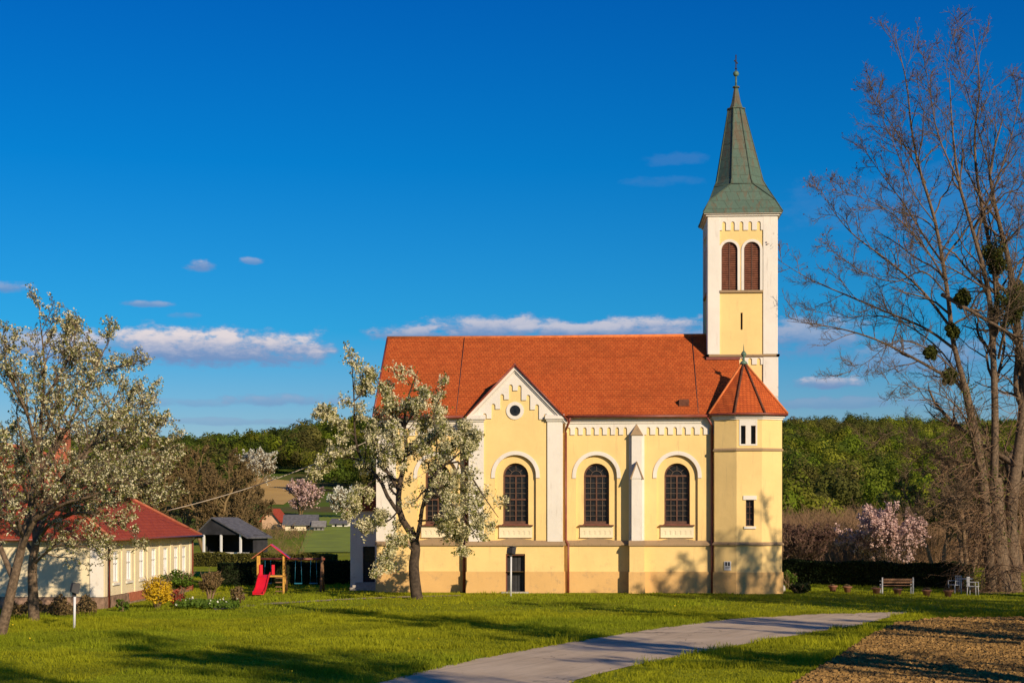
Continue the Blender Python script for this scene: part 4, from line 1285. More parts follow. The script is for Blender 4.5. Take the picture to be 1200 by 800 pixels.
def clump_points(r, c, rad, nl, per, shell=.75):
    """leaf points in lumps spread through an ellipsoid"""
    c = np.array(c, float); rad = np.array(rad, float)
    d = nrm(r.normal(size=(nl, 3))); q = d * (r.random((nl, 1)) ** .4) * .72
    lr = .2 + .22 * r.random(nl)
    e = nrm(r.normal(size=(nl, per, 3))) * (lr[:, None, None]) * (.55 + .45 * r.random((nl, per, 1)))
    P = (q[:, None] + e)
    N = nrm(e * .8 + q[:, None] * .8)
    return (c + P * rad).reshape(-1, 3), N.reshape(-1, 3)
def bush(name, label, loc, rad, mat, seed, cat='shrub', leaf=.07, nl=30, per=90, stem='twig_brown', group=None, stemh=.3, flowers=None, squash=0):
    r = np.random.default_rng(seed)
    root = thing(name, label, cat, (loc[0], loc[1], 0), group)
    cz = rad[2] + stemh
    base = np.zeros((9, 6, 3)); 
    for i in range(9):
        a = 2 * pi * i / 9 + r.random()
        tip = np.array([loc[0] + cos(a) * rad[0] * .75, loc[1] + sin(a) * rad[1] * .75, cz + rad[2] * (.2 + .7 * r.random())])
        b0 = np.array([loc[0] + cos(a) * .06, loc[1] + sin(a) * .06, -.05])
        t = np.linspace(0, 1, 6)[:, None]; base[i] = b0 * (1 - t) + tip * t; base[i, :, 2] = b0[2] + (tip[2] - b0[2]) * (t[:, 0] ** .75)
    R = np.full((9, 6), .025 + .01 * rad[2]) * np.linspace(1, .3, 6)
    nb = NB(); nb.add(*tubes(base, R, 5))
    P2, R2 = grow(r, base, R, 8, .4, 40, 4, up=.2)
    nb.add(*tubes(P2, R2, 3)); nb.build('stems', stem, root, smooth=True)
    P, N = clump_points(r, (loc[0], loc[1], cz), rad, nl, per)
    P[:, 2] = np.maximum(P[:, 2], .03)
    nb = NB(); nb.add(*leafquads(r, P, leaf, N, .4)); nb.build('leaves', mat, root)
    if flowers:
        k = r.random(len(P)) < .35
        nb = NB(); nb.add(*leafquads(r, P[k] + N[k] * .03, leaf * .9)); nb.build('flowers', flowers, root)
    return root

def px_path(pts, d0):
    """limb: list of (px, py[, depth offset]) at view depth d0"""
    return [PD(p[0], p[1], d0 + (p[2] if len(p) > 2 else 0)) for p in pts]
def limb_set(limbs, d0, K=14):
    Ps, Rs = [], []
    for (pts, r0, r1) in limbs:
        P = resample(px_path(pts, d0), K); Ps.append(P)
        Rs.append(np.linspace(r0, r1, K))
    return np.array(Ps), np.array(Rs)

# ------------------------------------------------------------------ pear tree in front of the church
r = np.random.default_rng(11)
d0 = 73.0
bx_, by_, _ = PD(489, 702, d0)
pear = thing('pear_tree', 'blossoming pear tree with leaning dark trunk in front of the church', 'tree', (bx_, by_, 0))
limbs = [
    ([(489, 704), (486, 680), (485, 660), (487, 640), (480, 618)], .29, .20),
    ([(480, 622), (468, 600), (468, 570, .5), (476, 530, .6), (474, 490, .3), (480, 460, 0), (490, 434, -.3)], .17, .02),
    ([(486, 642), (492, 615, -.3), (496, 590, -.6), (508, 560, -1), (528, 540, -1.4), (545, 548, -1.6), (566, 580, -1.6), (584, 606, -1.5)], .115, .015),
    ([(472, 606), (456, 585, .2), (444, 560, .4), (424, 540, .5), (416, 510, .3), (415, 470, 0), (412, 418, -.3)], .105, .015),
    ([(487, 648), (474, 636, -.5), (462, 640, -.9), (452, 658, -1.2), (446, 670, -1.3)], .06, .015),
    ([(496, 592, -.6), (512, 580, 0), (528, 600, .5), (545, 625, .8)], .09, .02),
    ([(468, 575, .5), (450, 545, 1.2), (440, 510, 1.6), (446, 480, 1.6)], .10, .02),
    ([(476, 530, .6), (500, 500, 1.2), (515, 480, 1.4)], .09, .02),
    ([(474, 500, .5), (455, 478, .2), (452, 455, 0)], .07, .02),
    ([(508, 560, -1), (530, 520, -1.0), (540, 495, -1.0)], .08, .02),
    ([(424, 540, .5), (400, 535, .6), (378, 548, .6), (368, 560, .6)], .06, .015),
    ([(416, 510, .3), (400, 500, .2), (385, 490, .1), (374, 482, 0)], .05, .014),
    ([(415, 470, 0), (428, 455, 0), (432, 440, 0)], .04, .014),
    ([(440, 560, .4), (425, 575, .2), (415, 590, 0), (405, 600, 0)], .05, .014),
    ([(500, 575, -.8), (520, 585, -2), (540, 600, -2.4), (560, 632, -2.2)], .07, .015),
    ([(476, 550, .6), (470, 540, -1), (460, 520, -2), (462, 495, -2.2)], .07, .015),
    ([(480, 520, .4), (500, 520, -1.2), (515, 505, -2)], .07, .015),
    ([(528, 540, -1.4), (550, 520, -1.2), (556, 512, -1.2)], .05, .015),
    ([(492, 605, -.3), (505, 565, -.4), (512, 520, -.3), (508, 485, -.3), (520, 458, -.2)], .07, .015),
    ([(500, 575, -.8), (528, 568, .2), (552, 585, .5), (572, 622, .6)], .06, .012),
    ([(474, 500, .4), (490, 475, -.8), (500, 455, -1)], .05, .012),
    ([(490, 610, -.2), (515, 610, .8), (530, 625, 1), (540, 645, 1)], .05, .012),
    ([(470, 595, .2), (455, 610, -.6), (440, 615, -1), (425, 625, -1.2)], .05, .012),
]
P1, R1 = limb_set(limbs, d0)
nb = NB(); nb.add(*tubes(P1, R1, 10))
P1b = P1[1:]; R1b = R1[1:]
P2, R2 = grow(r, P1b, R1b, 11, .26, 55, 7, t0=.22, up=.12, wob=.3, minlen=.5)
P3, R3 = grow(r, P2, R2, 6, .55, 50, 5, t0=.2, up=.1, wob=.35, minlen=.22)
R3 = np.maximum(R3, .007)
nb.add(*tubes(P2, np.maximum(R2, .01), 5)); nb.add(*tubes(P3, R3, 3))
nb.build('trunk', 'bark_dark', pear, smooth=True)
pts = np.concatenate([ptson(r, P3, 4, .08, .25), ptson(r, P2, 5, .1, .3)])
pts = pts[r.random(len(pts)) < .85]
cl = pts[:, None] + r.normal(size=(len(pts), 9, 3)) * .06
fl_ = cl.reshape(-1, 3)
nb = NB(); nb.add(*leafquads(r, fl_, .068)); nb.build('blossom', 'petal', pear)
pts = np.concatenate([ptson(r, P3, 6, .12, .1), ptson(r, P2, 4, .13, .2)])
nb = NB(); nb.add(*leafquads(r, pts, .10)); nb.build('leaves', 'olive_leaf', pear)

# ------------------------------------------------------------------ plum trees at the left edge
def plum(seed, d0, label, limbs, base, n2=12, n3=7, n4=4, nf=3, group=None):
    r = np.random.default_rng(seed)
    x, y, _ = PD(base[0], base[1], d0)
    root = thing('plum_tree', label, 'tree', (x, y, 0), group)
    P1, R1 = limb_set(limbs, d0)
    nb = NB(); nb.add(*tubes(P1, R1, 9))
    P2, R2 = grow(r, P1[1:], R1[1:], n2, .34, 45, 8, t0=.2, up=.22, wob=.22, minlen=.5)
    P3, R3 = grow(r, P2, R2, n3, .45, 45, 6, t0=.15, up=.2, wob=.25, minlen=.35)
    P4, R4 = grow(r, P3, R3, n4, .5, 45, 4, t0=.2, up=.15, wob=.3, minlen=.18)
    nb.add(*tubes(P2, np.maximum(R2, .012), 5)); nb.add(*tubes(P3, np.maximum(R3, .007), 4)); nb.add(*tubes(P4, np.maximum(R4, .0045), 3))
    nb.build('trunk', 'bark', root, smooth=True)
    pts = np.concatenate([ptson(r, P4, nf, .02, .1), ptson(r, P3, 3, .02, .3)])
    pts = pts[r.random(len(pts)) < .34]
    cl = (pts[:, None] + r.normal(size=(len(pts), 4, 3)) * .03).reshape(-1, 3)
    nb = NB(); nb.add(*leafquads(r, cl, .05)); nb.build('blossom', 'petal', root)
    lp = ptson(r, P4, 2, .04, .2)
    nb = NB(); nb.add(*leafquads(r, lp, .055)); nb.build('leaves', 'olive_leaf', root)
plum(21, 50, 'tall plum tree in sparse white blossom at the left edge of the lawn', [
    ([(0, 748), (8, 715), (16, 680), (28, 630)], .18, .13),
    ([(28, 630), (38, 580, .3), (44, 530, .4), (50, 470, .3), (52, 425, 0), (46, 368, -.2)], .11, .012),
    ([(24, 645), (40, 610, -.6), (62, 575, -1), (90, 540, -1.4), (120, 500, -1.5), (135, 460, -1.5)], .10, .015),
    ([(38, 580, .3), (62, 530, .8), (90, 480, 1.2), (110, 435, 1.2), (128, 398, 1)], .09, .012),
    ([(16, 680), (0, 640, .5), (-20, 590, 1), (-35, 520, 1.2), (-30, 450, 1)], .10, .015),
    ([(44, 530, .4), (30, 480, -.6), (10, 440, -1), (5, 400, -1)], .07, .012),
    ([(50, 470, .3), (70, 440, 0), (85, 410, 0), (90, 380, 0)], .05, .01),
    ([(40, 610, -.6), (75, 590, -1.6), (110, 580, -2), (150, 560, -2.2), (180, 570, -2.2)], .07, .012),
    ([(62, 575, -1), (95, 570, 0), (130, 540, .5), (160, 500, .6), (168, 470, .6)], .07, .012),
    ([(28, 630), (15, 600, -1), (0, 560, -1.5), (-5, 520, -1.5)], .07, .012),
    ([(90, 540, -1.4), (110, 520, -.5), (150, 515, 0), (190, 505, .2)], .05, .01),
], (0, 748), 15, 8, 5, 2)
plum(22, 57, 'lower spreading plum tree with brown twigs before the white house', [
    ([(40, 728), (39, 700), (38, 665), (42, 635)], .21, .15),
    ([(42, 635), (55, 600, .3), (80, 565, .5), (112, 545, .6), (150, 535, .6), (185, 530, .5), (212, 520, .4)], .12, .012),
    ([(42, 638), (60, 612, -.8), (95, 600, -1.2), (130, 610, -1.5), (160, 625, -1.5)], .09, .012),
    ([(42, 635), (40, 590, .4), (55, 540, .8), (70, 490, 1), (66, 450, 1)], .12, .012),
    ([(80, 565, .5), (110, 520, 1), (150, 480, 1.2), (175, 465, 1.2)], .08, .012),
    ([(40, 650), (20, 620, .6), (0, 600, 1), (-30, 570, 1)], .09, .012),
    ([(60, 595, .3), (90, 600, 1.2), (120, 590, 1.8), (150, 590, 2)], .07, .012),
    ([(112, 545, .6), (140, 560, 0), (175, 570, -.4), (200, 585, -.5)], .06, .01),
    ([(40, 660), (65, 640, -1.2), (95, 640, -1.8), (125, 650, -2)], .06, .01),
    ([(40, 600, .4), (25, 560, -.5), (20, 510, -1)], .08, .012),
    ([(55, 600, .3), (85, 570, -.6), (125, 560, -1), (165, 555, -1.2), (200, 560, -1.2)], .07, .01),
    ([(70, 490, 1), (100, 450, .6), (135, 430, .4), (160, 425, .4)], .05, .01),
], (40, 728), 15, 8, 5, 2)

# ------------------------------------------------------------------ tall bare tree at the right edge
r = np.random.default_rng(31)
d0 = 80.6
x, y, _ = PD(1172, 697, d0)
big = thing('bare_tree', 'tall bare many-stemmed tree with mistletoe at the right edge', 'tree', (x, y, 0))
limbs = [
    ([(1178, 706), (1174, 670), (1170, 640), (1168, 600), (1165, 560)], .62, .42),
    ([(1165, 706), (1162, 660), (1157, 610), (1151, 560), (1143, 510, .4), (1130, 450, .6)], .48, .22),
    ([(1190, 706), (1186, 650), (1184, 600), (1192, 540, .5), (1200, 470, .6), (1194, 400, .6), (1185, 320, .4), (1168, 250, .2), (1160, 200, 0), (1175, 140, 0)], .5, .04),
    ([(1130, 450, .6), (1117, 400, .6), (1110, 340, .3), (1096, 260, 0), (1078, 200, -.3), (1068, 150, -.3), (1062, 95, -.3), (1048, 40, -.3)], .2, .02),
    ([(1165, 560), (1166, 480), (1163, 400), (1158, 340, -.4), (1140, 270, -.7), (1124, 215, -.8), (1116, 150, -.8), (1112, 80, -.6)], .3, .02),
    ([(1163, 410), (1168, 350, .6), (1158, 280, .9), (1146, 215, 1), (1142, 160, 1), (1148, 100, 1), (1140, 35, .8)], .2, .02),
    ([(1146, 520, .2), (1128, 455, .8), (1100, 436, 1.2), (1062, 415, 1.6), (1022, 396, 2), (975, 383, 2.2), (922, 376, 2.4)], .17, .014),
    ([(1115, 385, .6), (1080, 340, 1), (1040, 305, 1.6), (1000, 275, 2), (975, 245, 2.4), (958, 214, 2.6)], .11, .012),
    ([(1120, 410, .6), (1085, 385, 1.6), (1040, 366, 2.2), (990, 345, 2.6), (945, 325, 2.8), (905, 300, 2.8)], .11, .012),
    ([(1104, 345, 0), (1130, 360, -1), (1165, 380, -1.4), (1205, 402, -1.6), (1250, 420, -1.6)], .16, .05),
    ([(1106, 310, .3), (1085, 280, .8), (1060, 240, 1.2), (1030, 200, 1.3), (1010, 170, 1.3)], .08, .012),
    ([(1085, 215, -.2), (1060, 170, .6), (1035, 130, 1), (1018, 95, 1)], .06, .01),
    ([(1140, 270, -.7), (1165, 220, -1.4), (1185, 160, -1.8), (1200, 90, -1.8)], .08, .012),
    ([(1124, 215, -.8), (1100, 160, -1.5), (1090, 110, -1.8), (1082, 60, -1.8)], .07, .01),
    ([(1158, 340, -.4), (1125, 320, -1.8), (1090, 300, -2.6), (1060, 262, -3)], .08, .012),
    ([(1150, 560), (1135, 500, -1.2), (1115, 470, -2), (1080, 455, -2.6), (1040, 450, -3)], .09, .012),
    ([(1168, 600), (1150, 545, 1.6), (1120, 500, 2.6), (1095, 475, 3)], .09, .012),
    ([(1194, 440, .6), (1215, 380, .4), (1240, 300, 0), (1245, 200, 0), (1230, 110, 0)], .16, .015),
    ([(1188, 340, .4), (1205, 290, 1.5), (1215, 220, 2), (1205, 150, 2)], .1, .012),
    ([(1170, 420), (1180, 370, -1.6), (1190, 300, -2), (1195, 240, -2)], .1, .012),
    ([(1160, 200, 0), (1140, 130, .6), (1120, 60, .8), (1118, 25, .8)], .05, .01),
    ([(1150, 600), (1130, 580, -1), (1100, 590, -1.8), (1075, 610, -2)], .05, .01),
    ([(1148, 540), (1120, 540, .6), (1090, 530, 1), (1062, 545, 1)], .05, .01),
    ([(1138, 475, .5), (1110, 420, 1.4), (1070, 385, 2), (1030, 370, 2.4), (985, 372, 2.8), (945, 360, 3)], .08, .01),
    ([(1106, 325, .3), (1080, 285, .2), (1045, 250, .2), (1010, 232, .4), (975, 222, .6)], .07, .01),
    ([(1125, 440, .6), (1090, 410, -.4), (1050, 400, -.8), (1015, 425, -1), (985, 440, -1)], .06, .01),
    ([(1096, 262, 0), (1070, 225, -.8), (1050, 175, -1), (1035, 140, -1), (1025, 100, -1)], .05, .01),
    ([(1150, 590), (1120, 555, .4), (1085, 520, .6), (1050, 505, .8), (1020, 520, .8)], .05, .01),
    ([(1110, 345, .3), (1082, 318, .5), (1050, 330, .9), (1010, 318, 1), (965, 285, 1)], .07, .01),
]
P1, R1 = limb_set(limbs, d0, 18); R1[3:] *= .72; R1[0] *= .95; R1[1] *= .85; R1[2] *= .8
nb = NB(); nb.add(*tubes(P1, R1, 10))
P2, R2 = grow(r, P1[2:], R1[2:], 17, .24, 44, 9, t0=.15, up=.12, wob=.17, minlen=1.0)
P3, R3 = grow(r, P2, R2, 8, .42, 42, 7, t0=.15, up=.14, wob=.22, minlen=.5)
P4, R4 = grow(r, P3, R3, 6, .5, 40, 4, t0=.2, up=.1, wob=.25, minlen=.3)
nb.add(*tubes(P2, np.maximum(R2, .015), 6)); nb.add(*tubes(P3, np.maximum(R3, .008), 4))
nb.build('trunk', 'bark', big, smooth=True)
nb = NB(); nb.add(*tubes(P4, np.maximum(R4, .0055), 3)); nb.build('twigs', 'twig_red', big, smooth=True)
tp = P4[:, -1]; tp = tp[(tp[:, 2] > 17) & (r.random(len(tp)) < .10)]
tp = (tp[:, None] + r.normal(size=(len(tp), 2, 3)) * .05).reshape(-1, 3)
nb = NB(); nb.add(*leafquads(r, tp, .07)); nb.build('buds', 'bud_red', big)
# ivy and mistletoe bunches belong to the tree
for k, (px, py, rr_, dz) in enumerate([(1166, 302, .75, -.3), (1184, 362, .9, -.8), (1130, 350, .45, -.8), (1116, 388, .35, 0), (1196, 345, .7, .5), (1112, 442, .4, 0), (1090, 415, .35, -1)]):
    c = PD(px, py, d0 + dz); P, N = clump_points(r, c, (rr_ * 1.25, rr_ * 1.2, rr_ * 1.4), 26, 110)
    nb = NB(); nb.add(*leafquads(r, P, .09, N, .3)); nb.build('mistletoe', 'mistletoe_leaf', big)
iv = []
for k in (1, 3):
    t_ = P1[k]; sel = ptson(r, t_[None], 260, .22, 0.3); iv.append(sel)
iv.append(ptson(r, P1[0][None], 200, .3, .4))
iv = np.concatenate(iv); iv = iv[iv[:, 2] < 13.5]; iv = (iv[:, None] + r.normal(size=(len(iv), 4, 3)) * .1).reshape(-1, 3)
nb = NB(); nb.add(*leafquads(r, iv, .09)); nb.build('ivy', 'young_leaf', big)
# tangled brown shoots round the trunk
N0 = 420
tt = r.random(N0); k_ = r.integers(0, 3, N0); Kp = 18
ii = (tt * 16).astype(int); b0 = P1[k_, ii] + r.normal(size=(N0, 3)) * .2
pts = [b0]; d = nrm(r.normal(size=(N0, 3)) * np.array([1, 1, .5]) + np.array([-.5, -.2, -.1]))
for k in range(7):
    d = nrm(d + r.normal(size=d.shape) * .25 + np.array([0, 0, -.12])); pts.append(pts[-1] + d * (.25 + .35 * r.random((N0, 1))))
Pv = np.stack(pts, 1); Pv[..., 2] = np.maximum(Pv[..., 2], .02)
Pw, Rw = grow(r, Pv, np.full(Pv.shape[:2], .018), 4, .4, 45, 4, up=-.05)
nb = NB(); nb.add(*tubes(Pv, np.full(Pv.shape[:2], .017), 3)); nb.add(*tubes(Pw, np.maximum(Rw, .007), 3)); nb.build('side_shoots', 'bark_warm', big, smooth=True)

# ------------------------------------------------------------------ generic bare / leafy trees further off
def simple_tree(name, label, x, y, z0, H, rad, seed, bark='twig_brown', leaf=None, leafsize=.2, nleaf=3, group=None, trunk_r=None, n1=7, n2=10, n3=7, n4=4, up=.25, cat='tree', stems=1, twmin=.02, t0=.25):
    r = np.random.default_rng(seed)
    root = thing(name, label, cat, (x, y, z0), group)
    tr_ = trunk_r or H * .02
    Ps = []
    for s_ in range(stems):
        a = 2 * pi * s_ / stems; off = .0 if stems == 1 else rad * .5
        top = np.array([x + off * cos(a) + r.normal() * .3, y + off * sin(a) + r.normal() * .3, z0 + H * .8])
        b_ = np.array([x + (0 if stems == 1 else .15 * cos(a)), y + (0 if stems == 1 else .15 * sin(a)), z0 - .1])
        t = np.linspace(0, 1, 9)[:, None]; P = b_ * (1 - t) + top * t; P[1:-1, :2] += r.normal(size=(7, 2)) * H * .012; Ps.append(P)
    P0 = np.array(Ps); R0 = np.tile(np.linspace(tr_, tr_ * .2, 9), (stems, 1))
    P1, R1 = grow(r, P0, R0, n1, rad / H * 1.0, 50, 7, t0=t0, up=up, wob=.15)
    P2, R2 = grow(r, P1, R1, n2, .45, 42, 6, t0=.2, up=up * .6, wob=.2)
    P3, R3 = grow(r, P2, R2, n3, .5, 42, 5, t0=.15, up=up * .5, wob=.25)
    nb = NB(); nb.add(*tubes(P0, R0, 8)); nb.add(*tubes(P1, np.maximum(R1, twmin * 1.5), 5)); nb.add(*tubes(P2, np.maximum(R2, twmin), 4)); nb.add(*tubes(P3, np.maximum(R3, twmin * .6), 3))
    last = P3
    if n4:
        P4, R4 = grow(r, P3, R3, n4, .5, 40, 3, t0=.2, up=.1); nb.add(*tubes(P4, np.maximum(R4, twmin * .45), 3)); last = P4
    nb.build('trunk', bark, root, smooth=True)
    if leaf:
        pts = ptson(r, last, nleaf, leafsize * .5, .1)
        nb = NB(); nb.add(*leafquads(r, pts, leafsize)); nb.build('crown', leaf, root)
    return root
# trees outside the frame on the right whose shadows fall into it
OFF = [(22.0, 56.0, 12.5, 4.0, 41, 'bare tree standing right of the lawn beyond the edge of the photograph'),
       (30.0, 50.0, 15, 5, 42, 'taller bare tree right of the lawn beyond the edge of the photograph'),
       ]
def offtree(x, y, H, rad, seed, label, leafy):
    return simple_tree('bare_tree', label, x, y, float(hgt(x, y)), H, rad, seed, bark='bark', leaf='young_leaf' if leafy else None, leafsize=.16, nleaf=1, n1=13 if leafy else 11, n2=10, n3=6, n4=3 if leafy else 1, twmin=.03 if leafy else .024, t0=.25, stems=1 if leafy else 6, trunk_r=None if leafy else .13)
for k, (x, y, H, rad, leafy, lb) in enumerate([
    (26.9, 55.5, 17.6, 6.0, 0, 'bare round-headed tree out on the right side of the lawn'),
    (23.6, 55.0, 16.5, 4.0, 0, 'slim bare tree standing out of view to the right of the road'),
    (21.3, 54.0, 15.5, 3.5, 0, 'young bare tree standing out of view nearest the right of the road'),
    (27.5, 33, 13, 4.5, 0, 'small bare tree at the near end of the ploughed field'),
    (35, 41, 15, 5, 0, 'bare tree in the middle of the tree row beyond the ploughed field'),
    (33, 61, 17, 5.5, 1, 'broad budding tree far out to the right of the ploughed field'),
    (29, 26, 26, 8.5, 1, 'very tall budding tree standing to the right of the viewer by the field'),
    (16, 6, 21, 8.0, 1, 'tall budding tree close to the viewer on the right bank'),
    (26, 12, 24, 7.5, 1, 'second tall budding tree on the bank to the right of the viewer'),
    (16, -5, 28, 8.5, 1, 'huge budding tree a little behind the viewer on the right'),
    (25, -6, 28, 8.5, 1, 'huge budding tree farthest behind the viewer on the right'),
    (10, -2, 25, 7.5, 1, 'tall budding tree right beside the viewer, nearest to the eye'),
    (22, 1, 25, 7.5, 1, 'tall budding tree behind the viewer to the right'),
    (18, 24, 25, 6.5, 1, 'tall budding tree right of the road, halfway along the near lawn'),
    (32, 36, 15, 5.5, 1, 'budding tree at the right border of the ploughed field'),
    (38, 46, 18, 6, 0, 'bare tree behind the right border of the ploughed field'),
    (29, 44, 17, 5, 1, 'low budding tree beside the ploughed field, half way to the church')]):
    offtree(x, y, H, rad, 40 + k, lb, leafy)

# background right: hedge, blossom tree, shrubs
hA = CW((921 - 600) / FPX * 92, 92); hB = CW((1136 - 600) / FPX * 84, 84)
hedge('hedge', 'dark clipped hedge behind the garden bench right of the church', hA, hB, .9, 1.32, 'hedge_dark', 51, 380, .1)
simple_tree('blossom_tree', 'round pale pink blossoming tree behind the dark hedge on the right', *CW((1040 - 600) / FPX * 100, 100), 0, 3.7, 3.1, 52, bark='bark_dark', leaf='petal_pink', leafsize=.10, nleaf=4, n1=12, n2=9, n3=6, n4=3, stems=3, up=.35, twmin=.012, trunk_r=.07, t0=.15)
simple_tree('purple_shrub', 'dark purple leafed shrub tree behind the hedge beside the church tower', *CW((942 - 600) / FPX * 100, 100), 0, 3.1, 2.3, 53, bark='twig_brown', leaf='purple_leaf', leafsize=.08, nleaf=2, n1=12, n2=9, n3=6, n4=2, stems=3, up=.3, twmin=.012, trunk_r=.06, t0=.1, cat='shrub')
simple_tree('bare_tree', 'dark bare tree with hanging twigs behind the tall bare tree', *CW((1135 - 600) / FPX * 113, 113), 0, 10.0, 5.0, 54, bark='twig_brown', n1=14, n2=10, n3=7, n4=4, stems=3, twmin=.022, up=.1)
simple_tree('bare_tree', 'dense brown bare tree in the right-hand background thicket', *CW((1195 - 600) / FPX * 112, 112), 0, 11.5, 5.5, 55, bark='twig_brown', n1=14, n2=10, n3=7, n4=4, stems=3, twmin=.022, up=.1)
simple_tree('bare_tree', 'slim bare tree rising between pink blossom tree and tall bare tree', *CW((1098 - 600) / FPX * 118, 118), 0, 8.0, 4.0, 56, bark='twig_brown', leaf='young_leaf', leafsize=.14, nleaf=1, n1=12, n2=9, n3=6, n4=3, stems=2, twmin=.022)

# woods: far off masses
def wood(name, label, crowns, seed, leaf=.55, nl=11, per=46, mat='wood_leaf', trunks=True):
    """crowns: array of x, y, H, R, tint(3)"""
    r = np.random.default_rng(seed)
    C = len(crowns)
    c = crowns[:, :3].copy(); H = crowns[:, 3]; R = crowns[:, 4]; T = crowns[:, 5:8]
    d = nrm(r.normal(size=(C, nl, 3))); d[..., 2] = np.abs(d[..., 2]) * 1.0 - .25
    q = d * (.35 + .4 * r.random((C, nl, 1)))
    lr = (.34 + .2 * r.random((C, nl)))
    e = nrm(r.normal(size=(C, nl, per, 3)) + d[:, :, None] * .6) * lr[:, :, None, None] * (.75 + .25 * r.random((C, nl, per, 1)))
    P = q[:, :, None] + e
    N = nrm(e + .3 * q[:, :, None])
    sc = np.stack([R, R, H * .5], -1)[:, None, None]
    ctr = np.stack([c[:, 0], c[:, 1], c[:, 2] + H * .5], -1)[:, None, None]
    P = ctr + P * sc
    lum = (.85 + .3 * r.random((C, nl, 1, 1)))
    tint = np.broadcast_to(T[:, None, None] * lum, P.shape)
    P = P.reshape(-1, 3); N = N.reshape(-1, 3); tint = tint.reshape(-1, 3)
    V, F = leafquads(r, P, leaf, N, .8, .8)
    nb = NB(); nb.add(V, F, np.repeat(tint, 4, axis=0))
    return tag(nb.build(name, mat), label, 'wood', kind='stuff')
def scatter(seed, px0, px1, d0_, d1_, step_, cond=None):
    r = np.random.default_rng(seed); out = []
    d = d0_
    while d < d1_:
        w = (px1 - px0) / FPX * d; n = max(1, int(w / step_))
        for i in range(n):
            xc = px0s = ((px0 - 600) / FPX * d) + w * (i + r.random()) / n; dd_ = d + (r.random() - .5) * step_
            out.append((xc, dd_))
        d += step_ * .9
    return np.array(out), r
GREENS = np.array([(.145, .175, .014), (.11, .15, .012), (.075, .11, .014), (.18, .19, .02), (.13, .12, .03), (.045, .065, .012)])
def make_crowns(sc, r, H0, H1, R0, R1, probs, zoff=0):
    x = sc[:, 0] * CT - sc[:, 1] * ST; y = sc[:, 0] * ST + sc[:, 1] * CT; n = len(x)
    z = hgt(x, y) + zoff; pat = vnoise(x, y, .012, 77)[:, None]; pat2 = vnoise(x, y, .02, 78)[:, None]
    t = GREENS[r.choice(6, n, p=probs)] * (.5 + .85 * r.random((n, 1))) * (.85 + .85 * pat)
    t = t * (1 - .6 * smooth(.6, .85, pat2)) + np.array([(.16, .125, .045)]) * .6 * smooth(.6, .85, pat2)
    return np.column_stack([x, y, z, H0 + (H1 - H0) * r.random(n), R0 + (R1 - R0) * r.random(n), t])
sc, r = scatter(61, 820, 1420, 325, 800, 10.2)
cr = make_crowns(sc, r, 8, 15, 3.8, 7.4, [.33, .27, .14, .12, .08, .06])
wood('woodland', 'fresh green wooded hillside behind the church on the right', cr, 62, .5, 13, 62)
sc, r = scatter(63, 60, 820, 540, 860, 10.5)
cr = make_crowns(sc, r, 6, 15, 4, 8.5, [.15, .22, .2, .08, .25, .1])
wood('woodland', 'green and brown wooded ridge on the left horizon', cr, 64, .65, 12, 50)
# left hillside trees below the ridge, around the tan field
sc, r = scatter(65, 40, 640, 300, 560, 9)
px_ = 600 + FPX * sc[:, 0] / sc[:, 1]
keep = ~((px_ > 268) & (px_ < 372) & (sc[:, 1] < 520)) & ~((px_ > 270) & (px_ < 470) & (sc[:, 1] < 400))
cr = make_crowns(sc[keep], r, 8, 13, 4, 6.5, [.10, .15, .25, .05, .3, .15])
wood('woodland', 'mixed brown and green trees on the left slope around the tan field', cr, 66, .5, 12, 60)
# brown scrub masses: thin upright twigs
def scrub(name, label, pts, seed, H, n_each=150, tint=(1, 1, 1), mat='twig_brown', spread=2.4, w=.02):
    r = np.random.default_rng(seed); C = len(pts)
    P0 = np.repeat(pts, n_each, axis=0); M = len(P0)
    b = P0 + np.column_stack([r.normal(size=M) * spread * .5, r.normal(size=M) * spread * .5, np.zeros(M)])
    hh = H * np.repeat(.6 + .4 * r.random(C), n_each) * (.35 + .65 * r.random(M)); ln = r.normal(size=(M, 2)) * .5
    t = np.linspace(0, 1, 4)
    P = np.stack([np.column_stack([b[:, 0] + ln[:, 0] * hh * tt ** 1.4, b[:, 1] + ln[:, 1] * hh * tt ** 1.4, b[:, 2] + hh * tt]) for tt in t], 1)
    P[:, 1:3] += r.normal(size=(M, 2, 3)) * .16
    nb = NB(); nb.add(*tubes(P, np.tile(np.linspace(w, w * .5, 4), (M, 1)), 3))
    Q_, RQ = grow(r, P, np.tile(np.linspace(w, w * .5, 4), (M, 1)), 4, .35, 38, 3, t0=.35, up=.3)
    nb.add(*tubes(Q_, np.maximum(RQ, w * .5), 3))
    return tag(nb.build(name, mat), label, 'scrub', kind='stuff')
material('scrub_tan', (.20, .125, .07), .95, var=.3, vscale=.4, spec=.1)
material('scrub_brown', (.18, .125, .06), .95, var=.35, vscale=.4, spec=.1)
def spts(seed, px0, px1, da, db, step_):
    sc, r = scatter(seed, px0, px1, da, db, step_)
    x = sc[:, 0] * CT - sc[:, 1] * ST; y = sc[:, 0] * ST + sc[:, 1] * CT
    return np.column_stack([x, y, hgt(x, y)])
scrub('scrub', 'brown leafless thicket behind the dark hedge on the right', spts(71, 880, 1300, 124, 172, 3.8), 72, 5.2, 85, mat='scrub_tan')
scrub('scrub', 'pale brown bare bushes at the foot of the meadow left of the church', spts(73, 300, 372, 150, 160, 4.5), 74, 2.3, 28, mat='scrub_brown')
scrub('scrub', 'low brown brush around the farm buildings on the left slope', spts(75, 255, 345, 215, 236, 5.0), 76, 2.0, 40, mat='scrub_brown', w=.03)

